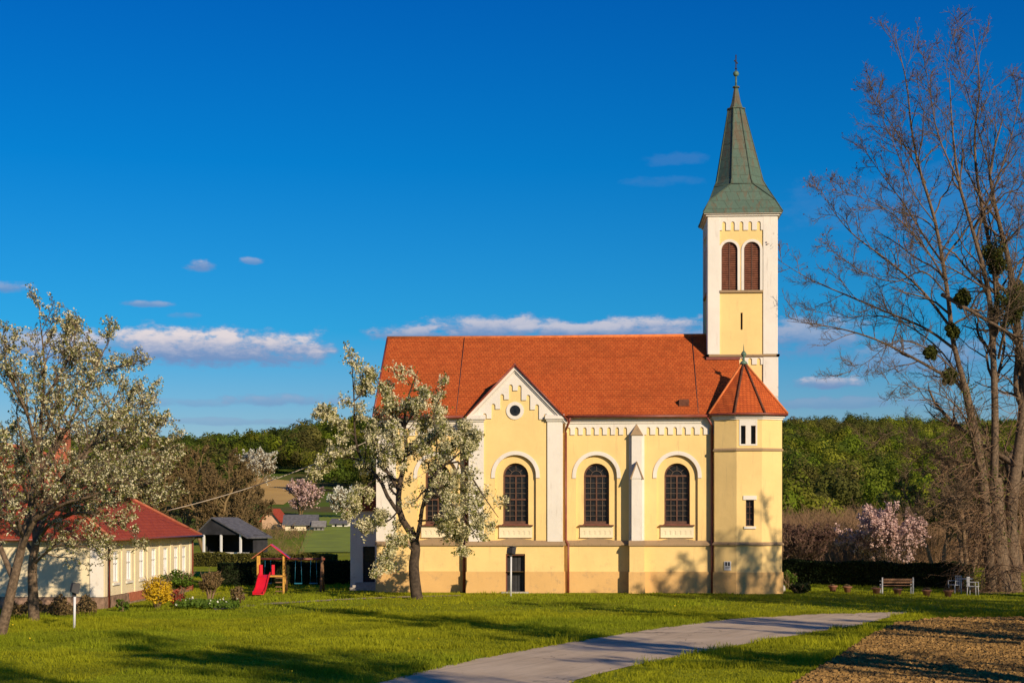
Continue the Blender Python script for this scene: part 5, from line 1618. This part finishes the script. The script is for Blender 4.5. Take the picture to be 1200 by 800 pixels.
# distinct background trees on the left
BT = [(205, 165, 13.5, 5.5, 81, 'broad brown bare tree behind the red-roofed house'), (243, 158, 11.5, 5.0, 82, 'twiggy brown bare tree rising over the dark barn'),
      (172, 150, 11.5, 5.0, 83, 'brown bare tree seen through the plum blossom behind the house'), (270, 190, 10.5, 5.0, 84, 'bare brown tree between the barn and the tan field'), (292, 215, 7.5, 4, 88, 'low bare tree in front of the tan field')]
for (px, d, H, rad, sd, lb) in BT:
    x, y = CW((px - 600) / FPX * d, d)
    simple_tree('bare_tree', lb, x, y, float(hgt(x, y)), H, rad, sd, bark='scrub_brown', n1=13, n2=10, n3=7, n4=3, stems=2, twmin=.035, leaf='shrub_brown', leafsize=.16, nleaf=1, t0=.12)
for (px, py, d, H, rad, sd, lf, lb, nm) in [
    (301, 558, 420, 11, 7, 85, 'white_flower', 'round greyish white blossoming tree on the left wooded slope', 'blossom_tree'),
    (352, 590, 300, 6.5, 4.5, 86, 'petal_pink', 'low pale pink blossoming tree at the right end of the tan field', 'blossom_tree'),
    (405, 590, 290, 5, 4.0, 87, 'white_flower', 'small whitish blossoming tree on the slope behind the pear tree', 'blossom_tree')]:
    x, y = CW((px - 600) / FPX * d, d)
    simple_tree(nm, lb, x, y, float(hgt(x, y)), H, rad, sd, bark='scrub_brown', leaf=lf, leafsize=.28, nleaf=1, n1=12, n2=9, n3=6, n4=2, stems=3, twmin=.05, t0=.1, group=None)

# ------------------------------------------------------------------ red-roofed house on the left
hc = (-17.3, 65.0)
def TH_(u, v, z):                    # u right, v away, in the view frame of the corner
    a = radians(-.6); x, y = u, v
    x, y = x * cos(a) - y * sin(a), x * sin(a) + y * cos(a)
    X, Y = CW(hc[0] + x, hc[1] + y); return (X, Y, z)
HLx, HLy, HE = 13.0, 17.0, 2.95
o_ = TH_(-HLx / 2, HLy / 2, 0)
house = thing('house', 'long low cream house with hipped red tile roof left of the playground', 'house', o_)
mb = MB(TH_)
mb.panel(-HLx, 0, .5, HE, 0, [], .2)
def TS(u, v, z): return TH_(-v, u, z)    # east side: u away, v inward
wpos = [2.0, 4.2, 6.5, 8.8, 11.2, 13.5, 15.3]
mb.T = TS; mb.panel(0, HLy, .5, HE, 0, [dict(cx=w_, hw=.42, zb=1.05, zs=2.4, flat=True) for w_ in wpos], .2)
mb.T = TH_; mb.box(-HLx, -.02, HLy - .02, HLy, -.1, HE); mb.box(-HLx, -HLx + .02, .03, HLy - .03, -.1, HE)
mb.build('wall', 'cream_render', house)
mb = MB(TH_); mb.box(-HLx, .06, -.06, .3, -.2, .48); mb.box(-.3, .06, .301, HLy, -.2, .48); mb.build('plinth', 'stone_base', house)
MB(TH_).box(-.5, .07, 4.0, HLy - .1, .1, .5).build('brick_base', 'brick_red', house)
for w_ in wpos:
    mb = MB(TS); mb.box(w_ - .42, w_ + .42, .1, .16, 1.05, 2.4); wn = mb.build('window', 'blind', house)
    mb = MB(TS)
    for a, b, c, d in ((w_ - .42, w_ - .35, 1.05, 2.4), (w_ + .35, w_ + .42, 1.05, 2.4), (w_ - .03, w_ + .03, 1.05, 2.4)): mb.box(a, b, .04, .1, c, d)
    mb.box(w_ - .35, w_ + .35, .041, .1, 1.05, 1.12); mb.box(w_ - .35, w_ + .35, .041, .1, 2.33, 2.4); mb.box(w_ - .35, w_ + .35, .042, .099, 1.85, 1.9)
    mb.build('frame', 'white_paint', wn)
    MB(TS).box(w_ - .55, w_ + .55, -.07, .1, .93, 1.02).build('sill', 'white_render', wn)
mb = MB(TS)
for w_ in [0.25] + [(a + b) / 2 for a, b in zip(wpos, wpos[1:])] + [HLy - .25]: mb.box(w_ - .22, w_ + .22, -.045, .01, .5, HE - .25)
mb.box(0, HLy, -.08, .01, HE - .25, HE - .02)
mb.build('pilasters', 'cream_render', house)
mb = MB(TH_); mb.box(-.55, .02, -.05, .01, .5, HE - .02); mb.box(-HLx, .04, -.09, .01, HE - .25, HE - .02); mb.build('trim', 'white_render', house)
mb = MB(TH_); e = .45; A = 4.6
E = [(-HLx - e, -e), (e, -e), (e, HLy + e), (-HLx - e, HLy + e)]; ridge = [(-HLx / 2, HLx / 2), (-HLx / 2, HLy - HLx / 2 + 1)]
zr = HE + 4.3
vs = [(x, y, HE) for x, y in E] + [(x, y, zr) for x, y in ridge] + [(x, y, HE - .08) for x, y in E]
mb.add(vs, [(0, 1, 4), (1, 2, 5, 4), (2, 3, 5), (3, 0, 4, 5), (9, 8, 7, 6), (6, 7, 1, 0), (7, 8, 2, 1), (8, 9, 3, 2), (9, 6, 0, 3)])
hr = mb.build('roof', 'house_tile', house)
mb = MB(TH_)
for a, b in ((1, 0), (2, 1), (0, 0), (3, 1)): mb.tube([(E[a][0], E[a][1], HE + .03), (ridge[b][0], ridge[b][1], zr + .03)], .08, 6)
mb.tube([(ridge[0][0], ridge[0][1], zr + .04), (ridge[1][0], ridge[1][1], zr + .04)], .09, 6); mb.build('hip_tiles', 'brick_red', hr)
mb = MB(TH_); mb.tube([(-HLx - e, -e - .06, HE - .03), (e + .06, -e - .06, HE - .03)], .06, 6); mb.tube([(e + .06, -e - .06, HE - .03), (e + .06, HLy + e, HE - .03)], .06, 6); mb.build('gutter', 'brown_pipe', house)
mb = MB(TH_); mb.tube([(.3, -.3, HE - .05), (.1, .6, HE - .35), (.1, .6, 0)], .055, 6); mb.tube([(.3, HLy, HE - .05), (.08, HLy - .05, HE - .3), (.08, HLy - .05, 0)], .05, 6); mb.build('downpipe', 'brown_pipe', house)
mb = MB(TH_)
mb.box(-4.6, -4.0, 8.2, 8.8, HE + 1.0, zr + .9); mb.build('chimney', 'brick_red', hr)

# barn
bc = CW((256 - 600) / FPX * 140, 140)
def TBn(u, v, z):
    u = (u + .4) * .72; v = v * .62
    a = radians(-20); return (bc[0] + u * cos(a) - v * sin(a), bc[1] + u * sin(a) + v * cos(a), z)
barn = thing('barn', 'dark open shed with grey gabled roof and white posts behind the olive hedge', 'barn', (bc[0], bc[1], 0))
mb = MB(TBn); mb.box(-3.6, 3.6, 5.9, 6, 0, 2.5); mb.box(-3.6, -3.5, 2.2, 5.899, 0, 2.5); mb.box(3.5, 3.6, 2.2, 5.899, 0, 2.5); mb.build('wall', 'barn_dark', barn)
mb = MB(TBn); mb.prism([(-3.6, 2.5), (3.6, 2.5), (-1.2, 4.0)], -.1, -.02); mb.prism([(-3.6, 2.5), (3.6, 2.5), (-1.2, 4.0)], 5.9, 6.0); mb.build('gable_boarding', 'barn_dark', barn)
mb = MB(TBn); t_ = .12
mb.add([(-1.2, -.4, 4.1), (4.1, -.4, 2.28), (4.1, 6.4, 2.28), (-1.2, 6.4, 4.1), (-1.2, -.4, 4.1 - t_), (4.1, -.4, 2.28 - t_), (4.1, 6.4, 2.28 - t_), (-1.2, 6.4, 4.1 - t_)], [(0, 1, 2, 3), (7, 6, 5, 4), (0, 4, 5, 1), (1, 5, 6, 2), (2, 6, 7, 3)])
mb.add([(-1.2, -.4, 4.1), (-4.2, -.4, 2.28), (-4.2, 6.4, 2.28), (-1.2, 6.4, 4.1), (-1.2, -.4, 4.1 - t_), (-4.2, -.4, 2.28 - t_), (-4.2, 6.4, 2.28 - t_), (-1.2, 6.4, 4.1 - t_)], [(3, 2, 1, 0), (4, 5, 6, 7), (1, 5, 4, 0), (2, 6, 5, 1), (3, 7, 6, 2)])
mb.build('roof', 'grey_roof', barn)
for u in (-2.6, 0, 2.9): MB(TBn).box(u - .12, u + .12, -.1, .14, 0, 2.5).build('post', 'white_paint', barn)
MB(TBn).box(-3.6, 3.6, 1.0, 1.1, 0, .9).build('parapet', 'white_render', barn)
# hedges left
hedge('hedge', 'long low olive hedge in sunlight in front of the dark barn', CW((205 - 600) / FPX * 128, 128), CW((392 - 600) / FPX * 122, 122), .9, 1.05, 'hedge_olive', 91, 260, .12)
hedge('hedge', 'dark green clipped hedge in shade behind the swings', CW((257 - 600) / FPX * 88, 88), CW((412 - 600) / FPX * 91, 91), .8, 1.3, 'hedge_dark', 92, 380, .09)
# distant farm buildings
def farm(px, d, w, dep, h, hr_, rot, wall, roofm, label, name='farmhouse'):
    x, y = CW((px - 600) / FPX * d, d); z = float(hgt(x, y)) - .3
    def T(u, v, zz): a = radians(rot); return (x + u * cos(a) - v * sin(a), y + u * sin(a) + v * cos(a), z + zz)
    root = thing(name, label, 'house', (x, y, z))
    mb = MB(T); mb.box(-w / 2, w / 2, -dep / 2, dep / 2, 0, h); mb.prism([], 0, 0) if False else None
    for s in (-1, 1): mb.add([(s * w / 2, -dep / 2, h), (s * w / 2, dep / 2, h), (s * w / 2, 0, h + hr_)], [(0, 1, 2)])
    mb.build('wall', wall, root)
    mb = MB(T); e = .4; k = hr_ / (dep / 2); zz = h - e * k
    for s in (-1, 1):
        vs = [(-w / 2 - e, s * (dep / 2 + e), zz + .05), (w / 2 + e, s * (dep / 2 + e), zz + .05), (w / 2 + e, 0, h + hr_ + .05), (-w / 2 - e, 0, h + hr_ + .05)]
        vs += [(a, b, c + .15) for a, b, c in vs]; mb.add(vs, [(0, 1, 2, 3), (4, 5, 6, 7), (0, 1, 5, 4), (1, 2, 6, 5), (0, 4, 7, 3)])
    mb.build('roof', roofm, root)
    for i in (-1, 1):
        MB(T).box(i * w / 4 - w * .06, i * w / 4 + w * .06, -dep / 2 - .04, -dep / 2, h * .4, h * .8).build('window', 'glass', root)
    return root
farm(353, 245, 4.8, 3.6, 1.3, 1.3, 6, 'cream_render', 'grey_roof', 'long grey-roofed farm building at the foot of the tan field')
farm(322, 250, 3.4, 3.0, 1.7, 1.7, 78, 'peach_wall', 'house_tile', 'small peach gabled cottage between barn and grey farm building', 'cottage')
farm(374, 243, 1.5, 1.8, 1.1, .6, 6, 'grey_board', 'grey_board', 'small grey plank shed beside the grey-roofed farm building', 'shed')
farm(400, 258, 2.6, 2.4, .9, .6, -5, 'white_render', 'grey_roof', 'low white hut on the meadow left of the pear tree', 'hut')

# ------------------------------------------------------------------ playground
sx_, sy_ = GP(322, 696)
def TSl(u, v, z): a = radians(8); return (sx_ + u * cos(a) - v * sin(a), sy_ + u * sin(a) + v * cos(a), z)
slide = thing('playground_tower', 'wooden climbing tower with red slide and small red roof', 'playground tower', (sx_, sy_, 0))
for u, v in ((-.85, 0), (-.85, .9), (.45, 0), (.45, .9)): MB(TSl).box(u - .05, u + .05, v - .05, v + .05, -.1, 1.95).build('post', 'yellow_wood', slide)
mb = MB(TSl); mb.box(-.9, .5, -.05, .95, .88, .96); mb.build('platform', 'yellow_wood', slide)
for s in (-1, 1):
    mb = MB(TSl); x0 = -.2; vs = [(x0, -.15, 2.55), (x0 + s * .95, -.15, 1.85), (x0 + s * .95, 1.05, 1.85), (x0, 1.05, 2.55)]; vs += [(a, b, c - .05) for a, b, c in vs]
    mb.add(vs, [(0, 1, 2, 3), (7, 6, 5, 4), (0, 4, 5, 1), (1, 5, 6, 2), (2, 6, 7, 3)]); mb.build('roof_panel', 'red_plastic' if s > 0 else 'brick_red', slide)
mb = MB(TSl); pr = [(-.6, 1.0), (-.75, .85), (-.85, .55), (-1.05, .2), (-1.25, .05), (-1.4, .03)]
vv = [-.9, -.05]
def slp(u, z, v0): return (u, v0, z)
vs = []; fs = []
for i, (u, z) in enumerate([( -.35, .98), (-.42, .85), (-.55, .6), (-.72, .32), (-.85, .14), (-.98, .08)]):
    w0 = -.9 * 0
    yy = -.1 - i * .38
    vs += [(-.75 - i * .04, yy, z + .16), (-.75 - i * .04, yy, z), (-.2 - i * .04, yy, z), (-.2 - i * .04, yy, z + .16)]
for i in range(5):
    k = 4 * i
    fs += [(k, k + 1, k + 5, k + 4), (k + 1, k + 2, k + 6, k + 5), (k + 2, k + 3, k + 7, k + 6)]
mb.add(vs, fs); so = mb.build('slide', 'red_plastic', slide); sm = so.modifiers.new('solid', 'SOLIDIFY'); sm.thickness = .04
mb = MB(TSl); mb.box(-.8, -.75, .0, .9, 1.0, 1.5); mb.box(-.75, -.6, -.06, -.02, 1.0, 1.5); mb.box(-.15, .0, -.06, -.02, 1.0, 1.5); mb.build('side_panel', 'red_plastic', slide)
mb = MB(TSl)
for k in range(4): mb.box(.05, .4, -.35 + k * .09, -.3 + k * .09, .15 + k * .22, .2 + k * .22)
mb.box(.02, .06, -.4, -.02, .0, .06); mb.build('ladder', 'dark_wood', slide)
swx, swy = GP(334, 693)
def TSw(u, v, z): a = radians(3); return (swx + u * cos(a) - v * sin(a), swy + u * sin(a) + v * cos(a), z)
swing = thing('swing_set', 'dark wooden swing frame with light blue swings beside the climbing tower', 'swing set', (swx, swy, 0))
W_ = 1.95
for u in (0, W_):
    for v in (-1, 1): MB(TSw).tube([(u, v * .6, -.05), (u, v * .05, 1.85)], .065, 8).build('leg', 'dark_wood', swing)
MB(TSw).tube([(-1.35, 0, 1.72), (W_ + .15, 0, 1.72)], .065, 8).build('beam', 'brown_pipe', swing)
for u in (-.9, .7, 1.5):
    mb = MB(TSw); mb.box(u - .2, u + .2, -.08, .08, .42, .47); st = mb.build('swing_seat', 'blue_plastic', swing)
    mb = MB(TSw)
    for s in (-.18, .18): mb.tube([(u + s, 0, .45), (u + s * .8, 0, 1.7)], .012, 5)
    mb.build('rope', 'blue_plastic', st)

# ------------------------------------------------------------------ floodlights
def flood(px, py, h, label, sd, turn):
    x, y = GP(px, py)
    root = thing('floodlight', label, 'floodlight', (x, y, 0), 'floodlights on white posts')
    MB().tube([(x, y, -.1), (x + .02, y, h - .25)], .045, 8).build('post', 'white_post', root)
    def T(u, v, z): a = radians(turn); t = radians(-12); v2 = v * cos(t) - z * sin(t); z2 = v * sin(t) + z * cos(t); return (x + u * cos(a) - v2 * sin(a), y + u * sin(a) + v2 * cos(a), h - .12 + z2)
    mb = MB(T); mb.add([(-.17, -.1, -.15), (.17, -.1, -.15), (.17, -.1, .15), (-.17, -.1, .15), (-.21, .14, -.19), (.21, .14, -.19), (.21, .14, .19), (-.21, .14, .19)], [(0, 1, 2, 3), (7, 6, 5, 4), (0, 4, 5, 1), (1, 5, 6, 2), (2, 6, 7, 3), (3, 7, 4, 0)])
    hd = mb.build('lamp_head', 'dark_metal', root)
    MB(T).box(-.18, .18, .141, .15, -.16, .16).build('lens', 'glass', hd)
    MB(T).box(-.22, .22, -.12, .17, .195, .215).build('hood', 'grey_board', hd)
    MB().box(x - .06, x + .06, y - .05, y + .05, h - .42, h - .24).build('bracket', 'dark_metal', root)
flood(598.5, 698.5, 2.38, 'floodlight on a tall white post in front of the church door', 1, -35)
flood(87, 736, 1.52, 'floodlight on a short white post on the lawn before the white house', 2, -60)

# ------------------------------------------------------------------ right garden: bench, chairs, table, pots
def bench(px0, px1, py, label):
    a = np.array(GP(px0, py)); b = np.array(GP(px1, py)); L_ = float(np.linalg.norm(b - a)); u = (b - a) / L_
    def T(s, v, z): return (float(a[0] + u[0] * s - u[1] * v), float(a[1] + u[1] * s + u[0] * v), z)
    root = thing('garden_bench', label, 'bench', (float(a[0]), float(a[1]), 0))
    for s in (0, L_):
        mb = MB(T); mb.box(s - .03, s + .03, -.04, .02, 0, .84); mb.box(s - .03, s + .03, .4, .46, 0, .5); mb.box(s - .029, s + .029, .021, .399, .36, .41); mb.box(s - .035, s + .035, -.039, .48, .62, .66)
        mb.build('leg', 'shaded_white_paint', root)
    for k in range(3): MB(T).box(.05, L_ - .05, .05 + k * .13, .15 + k * .13, .42, .45).build('seat', 'dark_wood', root)
    for k in range(2): MB(T).box(.05, L_ - .05, -.02, .01, .55 + k * .14, .64 + k * .14).build('backrest', 'dark_wood', root)
bench(1034, 1070, 695.5, 'wide garden bench with white ends in front of the dark hedge')
def gchair(px, py, rot, label):
    x, y = GP(px, py)
    def T(s, v, z): a = radians(rot); return (x + s * cos(a) - v * sin(a), y + s * sin(a) + v * cos(a), z)
    root = thing('garden_chair', label, 'chair', (x, y, 0), 'white garden chairs beside the tall tree')
    for s in (-.23, .23):
        for v in (-.22, .22): MB(T).tube([(s, v, -.02), (s * .92, v * .92, .44)], .022, 6).build('leg', 'shaded_white_paint', root)
    MB(T).box(-.25, .25, -.25, .25, .43, .46).build('seat', 'shaded_white_paint', root)
    mb = MB(T)
    for k in range(4): mb.box(-.22 + k * .13, -.17 + k * .13, .22, .245, .46, .86)
    mb.box(-.24, .24, .215, .25, .86, .92); mb.build('backrest', 'shaded_white_paint', root)
    for s in (-.26, .26):
        mb = MB(T); mb.box(s - .02, s + .02, -.22, .22, .64, .67); mb.box(s - .015, s + .015, -.22, -.19, .45, .64); mb.build('armrest', 'shaded_white_paint', root)
gchair(1119, 695, -60, 'white garden chair on the left side of the small white table')
gchair(1140, 697, 60, 'white garden chair on the right of the small white table')
x, y = GP(1130, 694)
tb = thing('garden_table', 'small white garden table between two white chairs', 'table', (x, y, 0))
MB().lathe(x, y, [(.45, .70), (.46, .73), (.44, .74)], 16).build('tabletop', 'shaded_white_paint', tb)
for k in range(4):
    a = pi / 4 + k * pi / 2; MB().tube([(x + .32 * cos(a), y + .32 * sin(a), -.02), (x + .25 * cos(a), y + .25 * sin(a), .7)], .02, 6).build('leg', 'shaded_white_paint', tb)
pots = [(976, 693, 'first dark planter pot right of the church, nearest its corner'), (993, 694, 'second planter pot right of the church, left of the bench'), (1027, 696, 'planter pot just left of the bench'), (1052, 697, 'terracotta planter in front of the middle of the bench'), (1086, 698.5, 'wide terracotta planter right of the bench'), (1111, 699, 'terracotta planter in front of the white garden chairs')]
r = np.random.default_rng(7)
for (px, py, lb) in pots:
    x, y = GP(px, py)
    root = thing('planter', lb, 'planter', (x, y, 0), 'planters in a row on the grass')
    MB().lathe(x, y, [(.14, 0), (.2, .25), (.25, .27), (.26, .33), (.22, .335), (.2, .3)], 14).build('pot', 'terracotta', root)
    P, N = clump_points(r, (x, y, .36), (.22, .22, .1), 6, 40); nb = NB(); nb.add(*leafquads(r, P, .05)); nb.build('plant', 'dead_plant', root)
x, y = GP(924, 690); bush('shrub', 'small yellow-green shrub at the right corner of the church', (x, y), (.55, .5, .55), 'shrub_green', 101, nl=14, per=70, stemh=.0)
x, y = GP(937, 695); bush('shrub', 'low dark green dome shrub beside the church corner', (x, y), (.65, .6, .3), 'hedge_dark', 102, nl=20, per=90, stemh=.0)
x, y = GP(914, 692.5); 
st = MB(); st.lathe(x + .1, y - .1, [(.16, -.05), (.19, .12), (.15, .3), (.05, .36)], 9); o = st.build('boulder', 'concrete', None, (x, y, 0)); tag(o, 'small pale grey stone at the foot of the church turret', 'stone')
# ------------------------------------------------------------------ left garden shrubs
x, y = GP(184, 713); bush('forsythia', 'round bright yellow flowering shrub by the house wall', (x, y), (.78, .75, .72), 'forsythia', 111, nl=44, per=90, stemh=.05, leaf=.06)
x, y = GP(211, 703); bush('shrub', 'fresh green rounded shrub behind the yellow one', (x, y), (1.0, .8, .55), 'shrub_green', 112, nl=34, per=100, stemh=.45)
x, y = GP(246, 705); bush('shrub', 'brown twiggy clipped shrub on a short stem in the garden bed', (x, y), (.68, .6, .6), 'shrub_brown', 113, nl=34, per=100, stemh=.35)
x, y = GP(278, 709); bush('shrub', 'small reddish brown shrub at the right end of the garden bed', (x, y), (.42, .4, .42), 'shrub_brown', 114, nl=16, per=70, stemh=.02)
x, y = GP(208, 711); bush('shrub', 'small red-leafed shrub in the garden bed below the green one', (x, y), (.35, .35, .4), 'red_leaf', 115, nl=10, per=50, stemh=.05)
x, y = GP(144, 716); bush('shrub', 'low green plant against the brick base of the house', (x, y), (.4, .35, .28), 'shrub_green', 116, nl=12, per=60, stemh=.0)
r = np.random.default_rng(8)
n = 1500; px = 205 + 75 * r.random(n); py = 708 + 6 * r.random(n) + (px - 205) * .01; d = FPX * CH / (py - HZ); xc = (px - 600) / FPX * d
P = np.column_stack([xc * CT - d * ST, xc * ST + d * CT, .08 + .2 * r.random(n)])
nb = NB(); nb.add(*leafquads(r, P, .1)); tag(nb.build('ground_cover', 'shrub_green'), 'leafy low planting in the garden bed beside the house', 'ground cover', kind='stuff')
k = r.random(n) < .025
nb = NB(); nb.add(*leafquads(r, P[k] + np.array([0, 0, .1]), .08)); tag(nb.build('flowers', 'white_flower'), 'white and yellow spring flowers in the garden bed', 'flowers', kind='stuff')
# undergrowth at the house foot under the plum
n = 5000; px = 8 + 105 * r.random(n); d = 60 + 3.5 * r.random(n); xc = (px - 600) / FPX * d
P = np.column_stack([xc * CT - d * ST, xc * ST + d * CT, .5 * r.random(n) ** 1.5 * (1 + .5 * np.sin(px * .2))])
nb = NB(); nb.add(*leafquads(r, P, .08)); tag(nb.build('undergrowth', 'shrub_brown'), 'brown tangled undergrowth along the house front beneath the plum trees', 'undergrowth', kind='stuff')

# cable
a = PD(196, 598, 78); b = PD(443, 511, 80.9)
t = np.linspace(0, 1, 24); pts = [(a[0] + (b[0] - a[0]) * s, a[1] + (b[1] - a[1]) * s, a[2] + (b[2] - a[2]) * s - 1.0 * 4 * s * (1 - s) * .33) for s in t]
o = MB().tube(pts, .022, 5).build('cable', 'cable', None, (0, 0, 0)); tag(o, 'thin overhead cable strung from the house roof to the church', 'cable')

# ------------------------------------------------------------------ grass
def grass(seed, N, d0_, d1_, px0, px1, h0, h1, w, name, label, mask=True):
    r = np.random.default_rng(seed)
    d = d0_ + (d1_ - d0_) * r.random(N); px = px0 + (px1 - px0) * r.random(N)
    keep = r.random(N) < (d / d1_)        # even density over the ground
    d = d[keep]; px = px[keep]
    xc = (px - 600) / FPX * d; X = xc * CT - d * ST; Y = xc * ST + d * CT
    ok = ~inroad(X, Y) & ~infield(X, Y) & ~((Y > 78.6) & (X > XL - .5) & (X < trx + .3)) & ~((px > 0) & (px < 130) & (d > 64.5)) & ~((px < 222) & (px > 100) & (d > 60 + (px - 100) * .2))
    X, Y, d, px = X[ok], Y[ok], d[ok], px[ok]; M = len(X)
    cl = vnoise(X, Y, .45, 3); c2 = vnoise(X, Y, 1.7, 4); c3 = vnoise(X, Y, .13, 6)
    c5 = vnoise(X, Y * 1.8, .8, 8)
    h = (h0 + (h1 - h0) * (.35 * cl + .65 * c2) * r.random(M) ** .6) * (.55 + 1.1 * smooth(.55, .8, c5))
    edge = px > 700
    h = h * np.where(infield(X, Y - 2.0) | inroad(X + .6, Y - .6), 1.5, 1.0)
    B = 3
    X = np.repeat(X, B) + r.normal(size=M * B) * .035; Y = np.repeat(Y, B) + r.normal(size=M * B) * .035; h = np.repeat(h, B) * (.5 + .7 * r.random(M * B))
    n = M * B; a = r.random(n) * 2 * pi; ln = r.normal(size=(n, 2)) * .35
    wx, wy = np.cos(a) * w, np.sin(a) * w
    z0 = np.full(n, 0.0)
    V = np.stack([np.column_stack([X - wx, Y - wy, z0]), np.column_stack([X + wx, Y + wy, z0]), np.column_stack([X + ln[:, 0] * h + wx * .3, Y + ln[:, 1] * h + wy * .3, h]), np.column_stack([X + ln[:, 0] * h - wx * .3, Y + ln[:, 1] * h - wy * .3, h])], 1)
    k = np.repeat(.62 + .85 * (.35 * cl + .35 * c3 + .3 * c5), B)[:, None]
    yel = np.repeat((c3 > .55).astype(float) * .12, B)[:, None]
    tint = np.concatenate([k * (1 + yel), k, k * (1 - yel)], 1)
    nb = NB(); nb.add(V, np.arange(n * 4).reshape(n, 4), np.repeat(tint, 4, axis=0))
    tag(nb.build(name, 'grass_blade'), label, 'grass', kind='stuff')
grass(201, 170000, 32, 62, -60, 1270, .05, .17, .010, 'grass', 'green spring grass of the near lawn in long evening light')
grass(202, 110000, 60, 108, -60, 1270, .05, .15, .016, 'grass', 'shorter lawn around the church, house and playground')
r = np.random.default_rng(9)
n = 70; d = 34 + 40 * r.random(n); px = 0 + 1000 * r.random(n); xc = (px - 600) / FPX * d; X = xc * CT - d * ST; Y = xc * ST + d * CT
ok = ~inroad(X, Y) & ~infield(X, Y) & (Y < 77); P = np.column_stack([X, Y, np.full(n, .13)])[ok]
nb = NB(); nb.add(*leafquads(r, P, .045)); tag(nb.build('dandelions', 'dandelion'), 'tiny yellow dandelions scattered in the lawn', 'flowers', kind='stuff')
